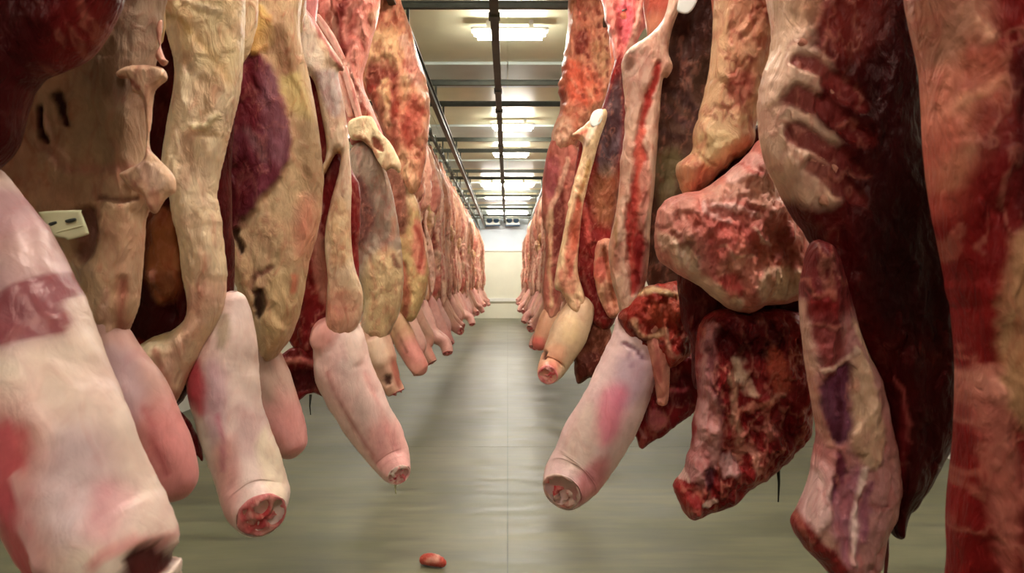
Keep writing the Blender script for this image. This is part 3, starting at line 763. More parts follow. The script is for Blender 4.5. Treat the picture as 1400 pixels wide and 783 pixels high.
# 6: fat flap above a smooth grey lobe
t, pl = carcass(4.9, 510, 0.12, 'beef side with cream fat flap over a smooth grey membrane lobe')
slab('upper_flank', t, pl, [(412,-70),(500,-70),(520,0),(508,60),(496,110),(510,150),(524,190),(500,200),(480,196),(470,150),(462,100),(440,60)], (206,132,116),
     [Ln((140,50,50), [(470,0),(462,40),(470,70)], 8, 10, 0.8, -0.02), Fl((226,180,160), [(440,40),(458,30),(466,80),(456,90)], 8, 0.8, 0.01), Ln((160,60,56), [(486,20),(480,60)], 5, 7, 0.7), Fl((236,196,176), [(470,90),(486,100),(500,150),(486,160)], 8, 0.7, 0.01), Ln((150,50,48), [(484,110),(500,160)], 3, 4, 0.8)], T=0.09, R=0.06, cell=2.0, rag=0.008, mot=1.6, namp=0.03, warp=0.016, fold=0.03)
for pts in ([(404,-20,7),(424,26,6),(446,66,6),(466,90,4)], [(432,20,4),(452,50,5),(470,84,4)], [(470,90,5),(482,130,6),(494,170,5),(506,196,4)], [(452,84,4),(468,120,5),(480,160,4)]):
    limb('tendon', t, pl, [(x, y, -0.13 + 0.01*i, r) for i, (x, y, r) in enumerate(pts)], (238,186,168), [Ln((190,80,76), [(p[0]+2, p[1]) for p in pts], 1.5, 3, 0.6)], nseg=12, step=3, mat='flesh', mot=0.6)
slab('lobe', t, pl, [(474,230),(482,200),(498,190),(516,204),(530,240),(540,280),(548,330),(552,380),(548,420),(538,446),(520,478),(502,476),(492,450),(498,410),(484,372),(476,330)], (156,132,116),
     [Fl((110,56,54), [(474,250),(500,250),(512,300),(500,330),(478,330)], 14, 0.85), Fl((212,176,132), [(500,360),(540,340),(552,390),(540,440),(510,480),(498,440)], 18, 0.85), Ln((90,30,28), [(538,350),(544,364)], 4, 4, 0.8), Ln((180,120,96), [(536,300),(538,326)], 4, 6, 0.6), Ln((120,80,60), [(490,336),(500,344)], 3, 4, 0.7)], T=0.10, R=0.09, cell=2.2, namp=0.006)
slab('fat_flap', t, pl, [(476,168),(490,160),(508,160),(520,180),(534,196),(547,222),(546,236),(536,230),(528,234),(518,222),(508,204),(494,192),(480,190)], (242,212,170), [Fl((150,60,44), [(508,188),(520,192),(526,206),(514,204)], 3, 0.9, -0.02), Ln((196,120,90), [(486,186),(504,198),(516,214)], 2.5, 3, 0.7)], T=0.035, R=0.025, off=0.12, cell=1.6)
limb('foreleg', t, pl, [(500,436,0,16),(510,464,0,24),(522,494,-0.02,23),(534,520,-0.04,18),(542,536,-0.05,13)], (214,166,144), [Fl((150,60,50), [(536,490),(552,500),(550,530),(540,520)], 8, 0.8, -0.02), Fl((236,206,180), [(500,470),(520,460),(530,490),(514,500)], 8, 0.6, 0.02), Fl((60,10,12), [(524,512),(532,512),(534,524),(526,524)], 3, 0.9, -0.02)], nseg=26, step=4, cut=CUT2, flat=0.9)
haunch(t, pl, 'left', -0.3, 0, 2.75, 0.14, SALM)

# 7: red streaked round with the brown lobe and a straight pink leg
t, pl = carcass(5.9, 560, 0.12, 'beef side with dark red hollow at the hip, brown lobe and straight pink leg')
slab('round', t, pl, [(462,-60),(536,-40),(548,0),(562,40),(572,76),(584,110),(588,150),(584,200),(576,250),(560,268),(546,240),(530,196),(512,150),(498,110),(496,60),(480,20)], (216,148,116),
     [Fl((120,40,34), [(504,92),(520,80),(542,88),(546,104),(524,116),(504,124)], 8, 0.9, -0.03), Fl((232,188,140), [(498,44),(532,34),(558,66),(544,90),(504,80)], 22, 0.7, 0.02), Ln((150,46,40), [(506,120),(516,160),(528,190)], 6, 8, 0.8, -0.012), Ln((140,40,38), [(540,110),(534,160),(540,200)], 6, 9, 0.7, -0.012),
      Fl((236,186,164), [(546,50),(562,56),(580,110),(574,130),(556,96)], 8, 0.8, 0.02), Fl((176,68,58), [(556,130),(574,140),(576,180),(556,200),(546,170)], 10, 0.7), Ln((230,180,130), [(524,110),(528,150)], 4, 6, 0.7, 0.012), Ln((196,100,80), [(516,130),(524,170)], 3, 4, 0.7)], T=0.11, R=0.08, cell=1.8, rag=0.010, namp=0.035, warp=0.018, mot=1.6, fold=0.03)
slab('flank', t, pl, [(520,232),(546,226),(560,250),(572,280),(580,330),(586,380),(574,424),(562,440),(548,430),(540,400),(540,330),(530,280)], (196,160,112),
     [Fl((120,64,56), [(520,232),(546,230),(560,270),(556,320),(540,310)], 12, 0.9), Fl((226,190,150), [(558,240),(576,280),(566,286),(556,270)], 6, 0.7), Fl((206,120,104), [(566,300),(584,320),(582,376),(566,360)], 8, 0.8), Ln((150,50,44), [(568,310),(578,340),(574,366)], 3, 4, 0.8, -0.01), Ln((140,44,40), [(548,360),(556,400),(552,430)], 5, 6, 0.8, -0.012)], T=0.09, R=0.07, cell=2.0)
limb('foreleg', t, pl, [(540,424,0,12),(546,446,0,15),(558,474,-0.02,15),(572,500,-0.05,13),(580,511,-0.06,9)], (200,156,122), [Fl((222,140,134), [(546,466),(600,466),(600,530),(550,520)], 30, 0.85), Ln((110,60,44), [(540,450),(556,480)], 2, 3, 0.7)], nseg=24, step=4)
haunch(t, pl, 'left', -0.25, 0, 2.85, 0.14, SALM)

# ------------------------------------------------------------------ RIGHT ROW, nearest first
# 1: nearest red slab at the right edge of the frame
t, pl = carcass(1.5, 1340, -0.1, 'nearest red beef side at the far right, cut by the picture edge')
slab('flank', t, pl, [(1250,-80),(1480,-80),(1480,860),(1312,860),(1302,760),(1300,690),(1308,600),(1310,500),(1302,420),(1290,350),(1276,280),(1266,200),(1262,100)], (128,26,26),
     [Fl((196,136,112), [(1250,-80),(1330,-80),(1350,0),(1336,80),(1290,160),(1262,130)], 50, 0.8), Fl((206,112,92), [(1280,110),(1350,60),(1370,130),(1330,220),(1290,250),(1272,190)], 40, 0.7), Ln((244,176,146), [(1336,36),(1346,50)], 10, 16, 0.8, 0.01), Ln((236,150,124), [(1300,140),(1340,122),(1366,110)], 6, 14, 0.6, 0.008),
      Fl((196,90,76), [(1276,200),(1320,220),(1312,290),(1284,290)], 30, 0.6), Fl((196,140,110), [(1300,210),(1326,200),(1320,250),(1300,260)], 20, 0.5), Fl((62,8,12), [(1382,60),(1480,20),(1480,320),(1390,320),(1372,180)], 30, 0.9), Fl((110,24,26), [(1330,150),(1380,160),(1386,320),(1336,320)], 30, 0.6),
      Fl((120,18,20), [(1300,330),(1370,330),(1366,520),(1360,700),(1340,860),(1310,860),(1316,600)], 30, 0.8), Fl((196,150,110), [(1380,330),(1410,340),(1410,560),(1384,570),(1362,500)], 20, 0.7), Ln((226,150,130), [(1352,520),(1364,540)], 12, 18, 0.8, 0.012), Fl((190,110,96), [(1350,540),(1380,560),(1400,720),(1384,800),(1356,700)], 24, 0.7),
      Fl((60,8,10), [(1400,600),(1480,560),(1480,860),(1420,860)], 30, 0.6)], T=0.09, R=0.07, rag=0.003, namp=0.016)
haunch(t, pl, 'right', 0.16, 0, 1.95, 0.15, DRED)

# 2: rib cage side
t, pl = carcass(2.1, 1180, -0.14, 'beef side showing bare ribs rimmed with fat and dark red hollow beside')
slab('rib_cage', t, pl, [(1062,-70),(1262,-70),(1256,60),(1266,180),(1290,300),(1308,400),(1314,500),(1304,590),(1276,650),(1240,700),(1218,690),(1206,620),(1190,540),(1170,480),(1136,430),(1116,390),(1110,340),(1086,300),(1064,262),(1046,220),(1038,180),(1036,140),(1044,100),(1056,50)], (78,10,12),
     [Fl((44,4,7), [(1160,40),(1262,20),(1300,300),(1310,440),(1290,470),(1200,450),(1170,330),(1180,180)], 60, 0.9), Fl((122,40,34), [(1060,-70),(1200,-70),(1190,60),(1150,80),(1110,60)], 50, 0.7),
      Fl((228,184,160), [(1050,-20),(1090,-30),(1110,40),(1104,66),(1136,100),(1120,120),(1112,160),(1140,196),(1124,214),(1134,250),(1140,280),(1110,280),(1066,262),(1040,200),(1036,150),(1044,100)], 20, 0.95, 0.01),
      Fl((206,150,120), [(1076,-60),(1120,-60),(1120,20),(1090,30)], 24, 0.7),
      Fl((128,46,44), [(1078,80),(1086,68),(1104,76),(1160,116),(1190,150),(1150,146),(1110,104),(1090,98)], 9, 0.95, -0.016),
      Fl((122,44,42), [(1070,134),(1080,120),(1100,122),(1150,150),(1200,196),(1160,196),(1120,160),(1084,150)], 9, 0.95, -0.016),
      Fl((118,42,40), [(1066,190),(1076,170),(1098,172),(1140,200),(1190,240),(1150,240),(1110,214),(1080,206)], 9, 0.95, -0.016),
      Fl((118,42,40), [(1094,232),(1102,220),(1120,224),(1160,252),(1180,280),(1140,272),(1104,246)], 8, 0.9, -0.014)], T=0.10, R=0.08, namp=0.010)
for k, (pts, r0) in enumerate([([(1092,56),(1130,84),(1180,120),(1236,150)], 8), ([(1096,106),(1130,124),(1164,150),(1206,164),(1212,186)], 7), ([(1100,158),(1136,184),(1180,214),(1230,240)], 8), ([(1106,214),(1140,232),(1180,258),(1220,290)], 7), ([(1120,270),(1160,290),(1200,316),(1240,350)], 7)]):
    n = len(pts)
    limb('rib', t, pl, [(p[0], p[1], -0.100 + 0.012*i, r0*(1 - 0.10*i)) for i, p in enumerate(pts)], (196,138,116) if k != 1 else (214,160,138),
         [Fl((118,34,34), [(1150,0),(1300,0),(1300,420),(1190,420)], 60, 0.85)], nseg=12, step=3, mat='flesh', flat=0.8)
slab('shoulder_meat', t, pl, [(1190,430),(1250,400),(1310,420),(1314,500),(1304,590),(1270,650),(1240,700),(1232,730),(1216,724),(1206,650),(1196,560)], (66,8,12),
     [Fl((140,40,44), [(1230,540),(1236,540),(1240,660),(1230,690)], 8, 0.7), Ln((190,90,86), [(1196,500),(1230,520),(1240,600)], 2.5, 5, 0.6)], T=0.09, R=0.07, off=0.03)
slab('shank', t, pl, [(1092,412),(1096,370),(1110,330),(1140,340),(1160,400),(1180,470),(1204,520),(1216,570),(1226,620),(1232,660),(1228,700),(1214,730),(1204,772),(1186,800),(1158,800),(1128,776),(1100,748),(1080,718),(1090,694),(1104,660),(1112,620),(1116,590),(1108,540),(1098,480)], (188,128,124),
     [Fl((96,16,20), [(1080,300),(1170,300),(1180,400),(1160,430),(1100,420)], 30, 0.95), Fl((120,26,28), [(1106,410),(1140,400),(1156,450),(1160,500),(1140,540),(1116,480)], 14, 0.85), Ln((226,176,156), [(1096,410),(1106,480),(1116,560),(1136,610)], 7, 8, 0.9, 0.008), Fl((104,50,74), [(1122,540),(1140,510),(1166,500),(1168,560),(1150,610),(1132,590)], 8, 0.95, -0.015), Ln((70,16,30), [(1146,520),(1144,600)], 4, 5, 0.7),
      Fl((216,176,146), [(1170,490),(1180,480),(1200,540),(1206,600),(1196,640),(1166,620),(1160,580)], 10, 0.85, 0.012), Fl((222,182,150), [(1172,430),(1184,450),(1206,500),(1196,500)], 6, 0.8, 0.01), Ln((230,190,170), [(1124,510),(1160,494),(1174,480)], 3, 4, 0.8, 0.006),
      Fl((226,180,176), [(1104,660),(1120,630),(1140,660),(1142,710),(1116,724),(1100,700)], 12, 0.85, 0.014), Fl((100,30,56), [(1138,640),(1150,620),(1156,660),(1142,690)], 6, 0.9, -0.01), Fl((176,110,130), [(1150,660),(1176,640),(1176,740),(1156,780),(1140,720)], 12, 0.8), Ln((232,196,186), [(1180,640),(1172,700),(1164,770)], 4, 5, 0.9, 0.01), Ln((130,60,90), [(1190,660),(1180,740)], 4, 6, 0.7), Fl((190,130,128), [(1196,640),(1220,630),(1220,700),(1200,740)], 10, 0.7),
      Fl((130,30,30), [(1076,700),(1092,696),(1130,744),(1160,790),(1130,790),(1090,750)], 8, 0.95)], T=0.085, R=0.06, off=0.07, cell=2.2, namp=0.018, nsc=20, mot=1.2)
bm = bmesh.new(); v = pl.uv([(1204,720),(1206,750),(1203,790)]); add_tube(bm, [tuple(pl.local(a, b, 0.04)) for a, b in v], [0.008, 0.005, 0.004], 6); bm_obj('shred', bm, M['dred'], t, True)
haunch(t, pl, 'right', 0.0, 0, 2.1, 0.2, SALM)

# 3: speckled loin column, round marbled shoulder lump and red shank
t, pl = carcass(2.7, 1010, -0.14, 'beef side with speckled fat loin, round marbled shoulder lump and red shank')
slab('loin', t, pl, [(978,-70),(1066,-70),(1064,20),(1056,80),(1044,130),(1036,170),(1030,200),(1006,218),(984,238),(962,262),(946,276),(930,256),(924,228),(934,218),(946,206),(950,176),(962,130),(972,70),(976,0)], (216,168,130),
     [Fl((190,116,92), [(990,-60),(1060,-60),(1056,80),(1030,120),(996,60)], 24, 0.6), Fl((176,88,76), [(996,100),(1030,94),(1034,130),(1010,150),(994,130)], 14, 0.8), Ln((150,60,50), [(990,80),(1010,84)], 2, 3, 0.7), Ln((150,60,50), [(998,118),(1022,112)], 3, 4, 0.7), Ln((140,56,46), [(986,140),(1004,160)], 2, 3, 0.7), Ln((140,70,50), [(964,158),(976,162)], 2, 3, 0.7),
      Fl((226,190,140), [(946,200),(970,180),(1010,180),(1020,200),(980,232),(952,230)], 12, 0.7, 0.01), Ln((150,92,56), [(956,214),(966,224),(978,230)], 2.5, 3, 0.8, -0.006), Fl((220,150,116), [(926,226),(944,214),(962,240),(948,262),(932,250)], 8, 0.8, 0.012)] +
     [Ln((146,62,54), [(1000 + (k*37 % 56), -50 + (k*53 % 240)), (1003 + (k*37 % 56), -47 + (k*53 % 240))], 2.4, 4, 0.38) for k in range(40) if not ((1000 + (k*37 % 56)) > 1040 and (-50 + (k*53 % 240)) > 120)], T=0.10, R=0.08, off=-0.02, cell=2.0, mot=1.3, warp=0.014, rag=0.006)
slab('inner_meat', t, pl, [(930,320),(950,240),(1010,180),(1060,180),(1080,260),(1080,330),(1120,400),(1124,480),(1110,560),(1060,540),(1010,500),(960,530),(946,520),(944,470),(930,430),(926,370)], (80,14,16), [Fl((48,6,8), [(980,420),(1100,420),(1100,470),(1000,470)], 30, 0.8), Fl((120,28,34), [(870,480),(920,470),(940,520),(890,530)], 16, 0.7)], T=0.05, R=0.05, off=-0.10)
slab('shoulder', t, pl, [(894,322),(898,294),(912,272),(936,264),(960,258),(990,238),(1020,212),(1040,192),(1060,216),(1074,258),(1094,300),(1112,346),(1116,380),(1106,404),(1080,414),(1050,418),(1024,428),(1000,424),(978,408),(956,390),(926,374),(900,354)], (214,128,116),
     [Fl((214,150,134), [(896,320),(910,280),(950,262),(946,320),(960,370),(930,372),(900,350)], 22, 0.8), Ln((240,204,176), [(912,322),(934,350),(954,378),(980,402),(1012,420)], 9, 10, 0.95, 0.016), Ln((150,60,56), [(906,306),(922,326),(944,346)], 4, 6, 0.7, -0.01),
      Fl((226,170,150), [(960,262),(1010,236),(1050,240),(1074,270),(1060,290),(1020,276),(980,280)], 14, 0.8, 0.012), Ln((242,190,180), [(980,282),(1010,290),(1040,294)], 4, 6, 0.9, 0.01), Ln((236,186,176), [(966,276),(974,300),(990,306)], 4, 6, 0.8, 0.01), Fl((178,80,72), [(960,310),(1000,306),(1040,320),(1054,350),(1020,366),(976,352)], 24, 0.8, 0.014),
      Ln((236,190,170), [(1026,314),(1034,332),(1048,334)], 2.5, 3, 0.8, 0.006), Ln((226,170,150), [(980,340),(1000,356),(1020,352)], 2, 3, 0.6), Fl((124,30,32), [(1060,320),(1082,310),(1092,350),(1080,370),(1062,350)], 12, 0.7), Fl((186,40,50), [(980,384),(1000,378),(1022,410),(1000,412)], 8, 0.8), Fl((242,200,170), [(1040,374),(1080,360),(1112,376),(1104,404),(1060,414),(1036,410)], 10, 0.9, 0.012), Ln((206,120,100), [(1050,384),(1052,404)], 5, 8, 0.5),
      Fl((150,56,40), [(940,290),(956,296),(958,316),(944,316)], 6, 0.7, -0.012), Fl((230,180,170), [(1004,210),(1036,200),(1050,230),(1016,250),(990,246)], 8, 0.6, 0.01), Ln((196,90,80), [(1010,220),(1024,236),(1036,236)], 3, 4, 0.7)], T=0.13, R=0.12, off=0.05, cell=1.8, namp=0.030, nsc=26, mot=1.1, warp=0.012, fold=0.016)
slab('shank', t, pl, [(958,440),(984,424),(1030,424),(1080,424),(1106,440),(1116,500),(1114,560),(1104,600),(1084,624),(1062,644),(1030,666),(1000,690),(966,702),(944,708),(930,690),(920,662),(934,640),(944,596),(952,540),(950,490)], (132,34,34),
     [Fl((76,10,14), [(970,430),(1060,430),(1070,480),(1010,500),(980,480)], 20, 0.9, -0.02), Ln((176,120,120), [(974,450),(966,520),(960,580),(946,650)], 8, 8, 0.85, 0.01), Fl((196,140,136), [(956,560),(976,540),(990,580),(976,640),(950,660)], 12, 0.85, 0.012), Ln((110,40,50), [(970,470),(980,540),(990,580)], 5, 7, 0.7),
      Ln((226,186,160), [(1006,496),(1016,520),(1030,540)], 5, 6, 0.85, 0.01), Ln((196,150,124), [(1004,520),(1010,570),(1016,600)], 6, 7, 0.75, 0.008), Fl((186,86,66), [(1046,480),(1068,490),(1070,530),(1052,540)], 10, 0.8, 0.01), Ln((206,140,116), [(1020,560),(1044,554),(1062,540)], 4, 5, 0.8, 0.01), Ln((206,130,116), [(1016,590),(1040,580),(1056,590)], 4, 5, 0.7, 0.01), Fl((104,14,18), [(1060,570),(1096,560),(1086,610),(1050,630)], 14, 0.8), Ln((214,150,130), [(1010,620),(1030,606),(1040,640)], 4, 5, 0.7),
      Fl((206,160,156), [(984,620),(1004,614),(1010,640),(990,650)], 6, 0.8, 0.012), Fl((96,50,62), [(962,640),(976,640),(974,660),(964,664)], 4, 0.9, -0.01), Fl((240,210,196), [(960,684),(976,674),(982,682),(966,694)], 3, 0.9, 0.012), Fl((150,44,44), [(926,660),(950,664),(960,700),(940,706)], 8, 0.8), Ln((236,200,190), [(934,640),(938,660)], 3, 3, 0.8)], T=0.09, R=0.08, off=0.0, cell=1.8, rag=0.005, namp=0.030, nsc=28, mot=1.3, warp=0.012, fold=0.02)
bm = bmesh.new(); v = pl.uv([(1064,640),(1065,660),(1064,686)]); add_tube(bm, [tuple(pl.local(a, b, 0.0)) for a, b in v], [0.006, 0.004, 0.002], 6); bm_obj('drip', bm, M['ink'], t, True)
haunch(t, pl, 'right', 0.08, 0, 2.3, 0.17, SALM)

# 4: long membrane strip, dark hollow and pale leg pointing into the aisle
t, pl = carcass(3.1, 890, -0.12, 'beef side with long pale leg reaching out over the aisle, right row')
slab('cavity_wall', t, pl, [(900,60),(930,-70),(1000,-70),(990,40),(976,120),(962,190),(952,250),(960,330),(930,400),(890,400),(876,330),(876,250),(884,150)], (88,58,46),
     [Fl((58,30,26), [(930,-40),(986,-40),(976,60),(920,80)], 24, 0.9), Ln((112,78,70), [(930,60),(940,110),(950,150)], 6, 10, 0.7), Ln((52,24,24), [(906,120),(930,130),(956,160)], 7, 9, 0.8, -0.01), Ln((104,70,70), [(904,146),(926,160),(950,180)], 5, 8, 0.7), Fl((120,104,72), [(896,210),(930,210),(930,260),(900,280)], 16, 0.8), Ln((60,30,28), [(904,180),(930,190)], 5, 8, 0.7)], T=0.05, R=0.05, off=-0.10)
slab('membrane_strip', t, pl, [(926,-60),(948,-60),(938,-10),(926,20),(918,44),(914,70),(920,90),(914,104),(906,110),(902,160),(898,210),(894,262),(890,300),(888,340),(884,380),(872,420),(852,436),(844,410),(836,380),(832,340),(840,300),(846,260),(848,220),(854,180),(854,140),(850,100),(850,84),(860,66),(880,54),(900,36),(912,10)], (232,184,160),
     [Fl((206,164,146), [(856,80),(880,64),(890,90),(874,140),(860,160)], 12, 0.7), Fl((110,60,46), [(856,76),(866,70),(866,92),(856,96)], 6, 0.8, -0.01), Fl((176,44,40), [(900,84),(906,96),(890,140),(878,180),(882,230),(884,300),(876,380),(862,400),(858,330),(860,270),(868,200),(880,130)], 7, 0.95, -0.016), Ln((226,110,90), [(876,180),(870,240),(874,290)], 4, 5, 0.7, 0.01), Fl((226,160,140), [(872,230),(888,230),(888,300),(876,310)], 8, 0.7, 0.016), Ln((246,216,196), [(856,70),(880,56),(906,30)], 3.5, 4, 0.9, 0.006), Ln((208,140,110), [(846,260),(840,310),(838,370)], 5, 7, 0.6, 0.006), Fl((120,24,26), [(868,330),(886,320),(884,380),(868,400)], 8, 0.8), Ln((150,110,60), [(846,300),(842,340)], 2, 4, 0.7)], T=0.055, R=0.04, off=0.03, cell=1.9, rag=0.003, namp=0.01)
slab('brisket', t, pl, [(846,436),(856,412),(876,396),(900,388),(930,384),(956,398),(962,430),(952,466),(938,490),(920,502),(904,494),(890,480),(868,472)], (164,54,44),
     [Ln((226,186,140), [(862,404),(890,398),(920,400),(932,404)], 4, 5, 0.9, 0.012), Ln((206,156,120), [(866,440),(876,458),(892,462),(906,452)], 4, 5, 0.9, 0.012), Ln((90,26,24), [(860,444),(874,466),(900,470)], 3, 4, 0.8, -0.012), Fl((186,80,58), [(890,420),(924,410),(936,430),(910,446),(886,440)], 12, 0.8, 0.02), Fl((232,180,160), [(936,424),(946,420),(948,436),(938,440)], 4, 0.8, 0.01), Ln((210,150,124), [(908,452),(912,480),(926,488)], 4, 5, 0.7, 0.01), Fl((90,16,20), [(930,450),(956,440),(946,480),(930,484)], 8, 0.8)], T=0.08, R=0.06, off=0.05, cell=1.8, namp=0.026, nsc=28, mot=1.2, rag=0.005)
limb('foreleg', t, pl, [(856,420,0.0,16),(866,450,0,28),(864,488,-0.01,38),(846,538,-0.03,43),(822,588,-0.06,43),(796,632,-0.07,41),(780,654,-0.10,39),(768,671,-0.16,31)], (244,206,204),
     [Fl((206,170,186), [(846,490),(880,486),(884,540),(850,560),(836,540)], 22, 0.8), Fl((226,110,136), [(826,530),(856,530),(850,580),(826,610),(812,590)], 22, 0.8), Ln((110,60,80), [(852,470),(866,476),(880,492)], 3, 4, 0.85, -0.008), Ln((140,90,110), [(858,478),(862,500)], 3, 5, 0.6), Fl((240,214,196), [(790,570),(810,550),(820,600),(800,640),(770,630)], 18, 0.6), Fl((232,140,146), [(790,650),(830,620),(824,670),(790,690)], 16, 0.8)], nseg=40, step=5, cut=CUT3)
limb('tendon', t, pl, [(892,442,-0.05,16),(900,476,-0.07,15),(904,512,-0.07,11),(906,540,-0.06,8),(904,554,-0.06,7)], (214,140,120), [Ln((180,84,80), [(896,460),(902,520)], 3, 4, 0.7)], nseg=18, step=3, mat='flesh')
slab('neck', t, pl, [(906,500),(930,484),(952,490),(958,520),(956,550),(944,568),(930,580),(906,596),(890,606),(876,614),(868,590),(874,560),(890,530)], (124,26,32),
     [Fl((176,90,96), [(886,566),(904,560),(912,580),(892,590)], 7, 0.8, 0.012), Fl((76,10,16), [(912,520),(950,510),(944,550),(914,556)], 12, 0.8, -0.01), Ln((190,120,124), [(872,580),(880,600)], 3, 4, 0.6), Ln((196,80,90), [(910,536),(940,530)], 3, 5, 0.6)], T=0.05, R=0.05, off=-0.05, cell=1.9, rag=0.005, namp=0.014)
tgw = slab('tag', t, pl, [(926,8),(934,-14),(956,-14),(950,8),(940,18),(928,16)], (230,226,206), [], T=0.004, R=0.006, off=0.12, cell=1.5, namp=0.0, mot=0, rag=0)
tgw.data.materials.clear(); tgw.data.materials.append(M['plastic'])
haunch(t, pl, 'right', 0.12, 0, 2.35, 0.15, SALM)

# 5: olive leg with split red foot
t, pl = carcass(5.3, 810, -0.12, 'beef side with olive cream leg ending in a split red stump, right row')
slab('inner_meat', t, pl, [(796,180),(822,150),(850,60),(856,160),(850,240),(840,310),(842,380),(846,420),(832,450),(806,440),(788,420),(776,360),(780,280)], (128,34,32),
     [Fl((92,74,80), [(822,160),(848,110),(850,200),(836,240),(816,230)], 12, 0.9), Fl((64,34,34), [(836,110),(852,110),(846,180),(834,190)], 8, 0.7), Fl((150,112,72), [(812,240),(842,230),(840,300),(814,300)], 24, 0.45), Ln((206,90,80), [(794,270),(800,300),(806,330)], 4, 5, 0.7, 0.02), Fl((96,16,18), [(790,380),(830,370),(834,430),(800,430)], 12, 0.7)], T=0.07, R=0.05, off=-0.06, cell=2.0)
slab('flank_strip', t, pl, [(782,186),(794,176),(812,160),(826,150),(830,160),(820,190),(812,220),(804,250),(796,290),(792,330),(790,370),(800,410),(794,430),(780,424),(768,400),(758,392),(762,360),(770,320),(776,284),(784,250),(794,216),(796,196)], (230,190,150),
     [Ln((186,140,70), [(806,220),(790,280),(784,340)], 3, 4, 0.7), Fl((190,64,56), [(788,270),(796,280),(790,340),(778,380),(772,350),(780,300)], 6, 0.8, -0.02), Ln((210,110,90), [(784,188),(800,180)], 3, 4, 0.8), Ln((246,216,190), [(800,196),(820,160)], 4, 4, 0.8, 0.012), Fl((196,96,84), [(762,372),(780,360),(788,400),(770,400)], 6, 0.6)], T=0.06, R=0.04, off=0.04, cell=1.7, rag=0.005)
tgw = slab('tag', t, pl, [(806,166),(812,152),(824,150),(822,166),(812,174)], (230,226,206), [], T=0.004, R=0.006, off=0.12, cell=1.5, namp=0.0, mot=0, rag=0)
tgw.data.materials.clear(); tgw.data.materials.append(M['plastic'])
slab('fold', t, pl, [(818,330),(836,326),(846,350),(846,390),(850,424),(836,436),(824,420),(814,390),(812,356)], (206,140,114), [Ln((150,70,40), [(826,340),(834,380),(840,420)], 3, 4, 0.8, -0.015), Fl((206,84,76), [(814,360),(826,350),(828,380),(816,386)], 5, 0.7)], T=0.05, R=0.04, off=0.05, cell=1.7, rag=0.005, namp=0.015)
limb('foreleg', t, pl, [(796,404,0,15),(790,428,0,22),(778,456,-0.03,26),(764,482,-0.06,24),(754,502,-0.1,20),(749,512,-0.22,15)], (220,182,150), [Fl((226,190,146), [(766,440),(786,430),(790,460),(770,470)], 10, 0.7), Fl((224,160,130), [(736,480),(770,470),(768,500),(740,510)], 8, 0.8), Fl((60,14,12), [(740,482),(747,480),(746,490),(740,490)], 2.5, 0.9, -0.02), Fl((206,90,90), [(738,502),(760,494),(764,512),(750,536),(738,530)], 10, 0.7)], nseg=26, step=4, cut=CUT2)
slab('neck', t, pl, [(786,450),(806,440),(830,440),(838,470),(834,500),(826,520),(806,516),(790,524),(784,490)], (112,58,42), [Fl((80,26,24), [(790,490),(820,480),(816,514),(792,516)], 8, 0.7)], T=0.06, R=0.05, off=-0.08, cell=1.9, rag=0.006)
slab('round', t, pl, [(818,-60),(900,-70),(906,-20),(884,30),(866,66),(852,98),(842,96),(836,60),(826,20)], (206,110,102),
     [Fl((216,140,124), [(822,-40),(836,-40),(846,40),(846,90),(834,60)], 8, 0.7, 0.012), Ln((150,44,48), [(840,-20),(846,40),(850,84)], 4, 5, 0.7, -0.015), Fl((196,84,96), [(846,0),(868,0),(866,40),(852,60)], 10, 0.8), Ln((232,170,150), [(880,-30),(872,30),(856,80)], 4, 5, 0.8, 0.012), Ln((150,36,36), [(888,-30),(880,20)], 5, 6, 0.7)], T=0.09, R=0.06, off=-0.08, cell=1.8, rag=0.008, namp=0.03, mot=1.3, fold=0.02)
haunch(t, pl, 'right', 0.2, 0, 2.85, 0.09, SALM)

# 6: tall marbled haunch high beside the lamps
t, pl = carcass(6.4, 800, -0.1, 'tall beef side whose spotted salmon haunch rises beside the ceiling lamps')
slab('haunch_face', t, pl, [(784,-40),(850,-60),(900,-60),(890,20),(866,60),(848,100),(830,140),(812,164),(796,186),(780,206),(766,212),(754,196),(756,176),(766,150),(764,120),(770,80),(776,40)], (212,138,108),
     [Fl((122,30,30), [(786,54),(796,44),(806,56),(800,74),(788,72)], 5, 0.85, -0.02), Fl((226,98,72), [(776,84),(810,100),(822,130),(800,146),(776,130)], 12, 0.8, 0.02), Fl((206,96,86), [(826,-20),(860,-20),(870,30),(852,70),(838,50)], 12, 0.8), Ln((150,40,44), [(826,0),(836,50),(850,84)], 4, 5, 0.7, -0.015), Fl((236,190,160), [(752,186),(770,160),(784,170),(766,206)], 8, 0.7, 0.02), Ln((110,26,24), [(768,118),(772,136)], 5, 6, 0.8, -0.02), Ln((190,40,40), [(870,-10),(866,20)], 4, 5, 0.7), Fl((196,150,110), [(806,60),(826,60),(832,100),(816,100)], 8, 0.6)] +
     [Ln((120,34,30), [(790 + (k*29 % 44), 10 + (k*41 % 140)), (791 + (k*29 % 44), 14 + (k*41 % 140))], 2.2, 2.5, 0.75, -0.01) for k in range(22)] + [Ln((240,150,120), [(780 + (k*23 % 36), 90 + (k*17 % 56)), (785 + (k*23 % 36), 94 + (k*17 % 56))], 1.8, 2, 0.7, 0.012) for k in range(18)], T=0.13, R=0.09, cell=1.8, rag=0.010, namp=0.035, nsc=20, mot=1.3, fold=0.02)
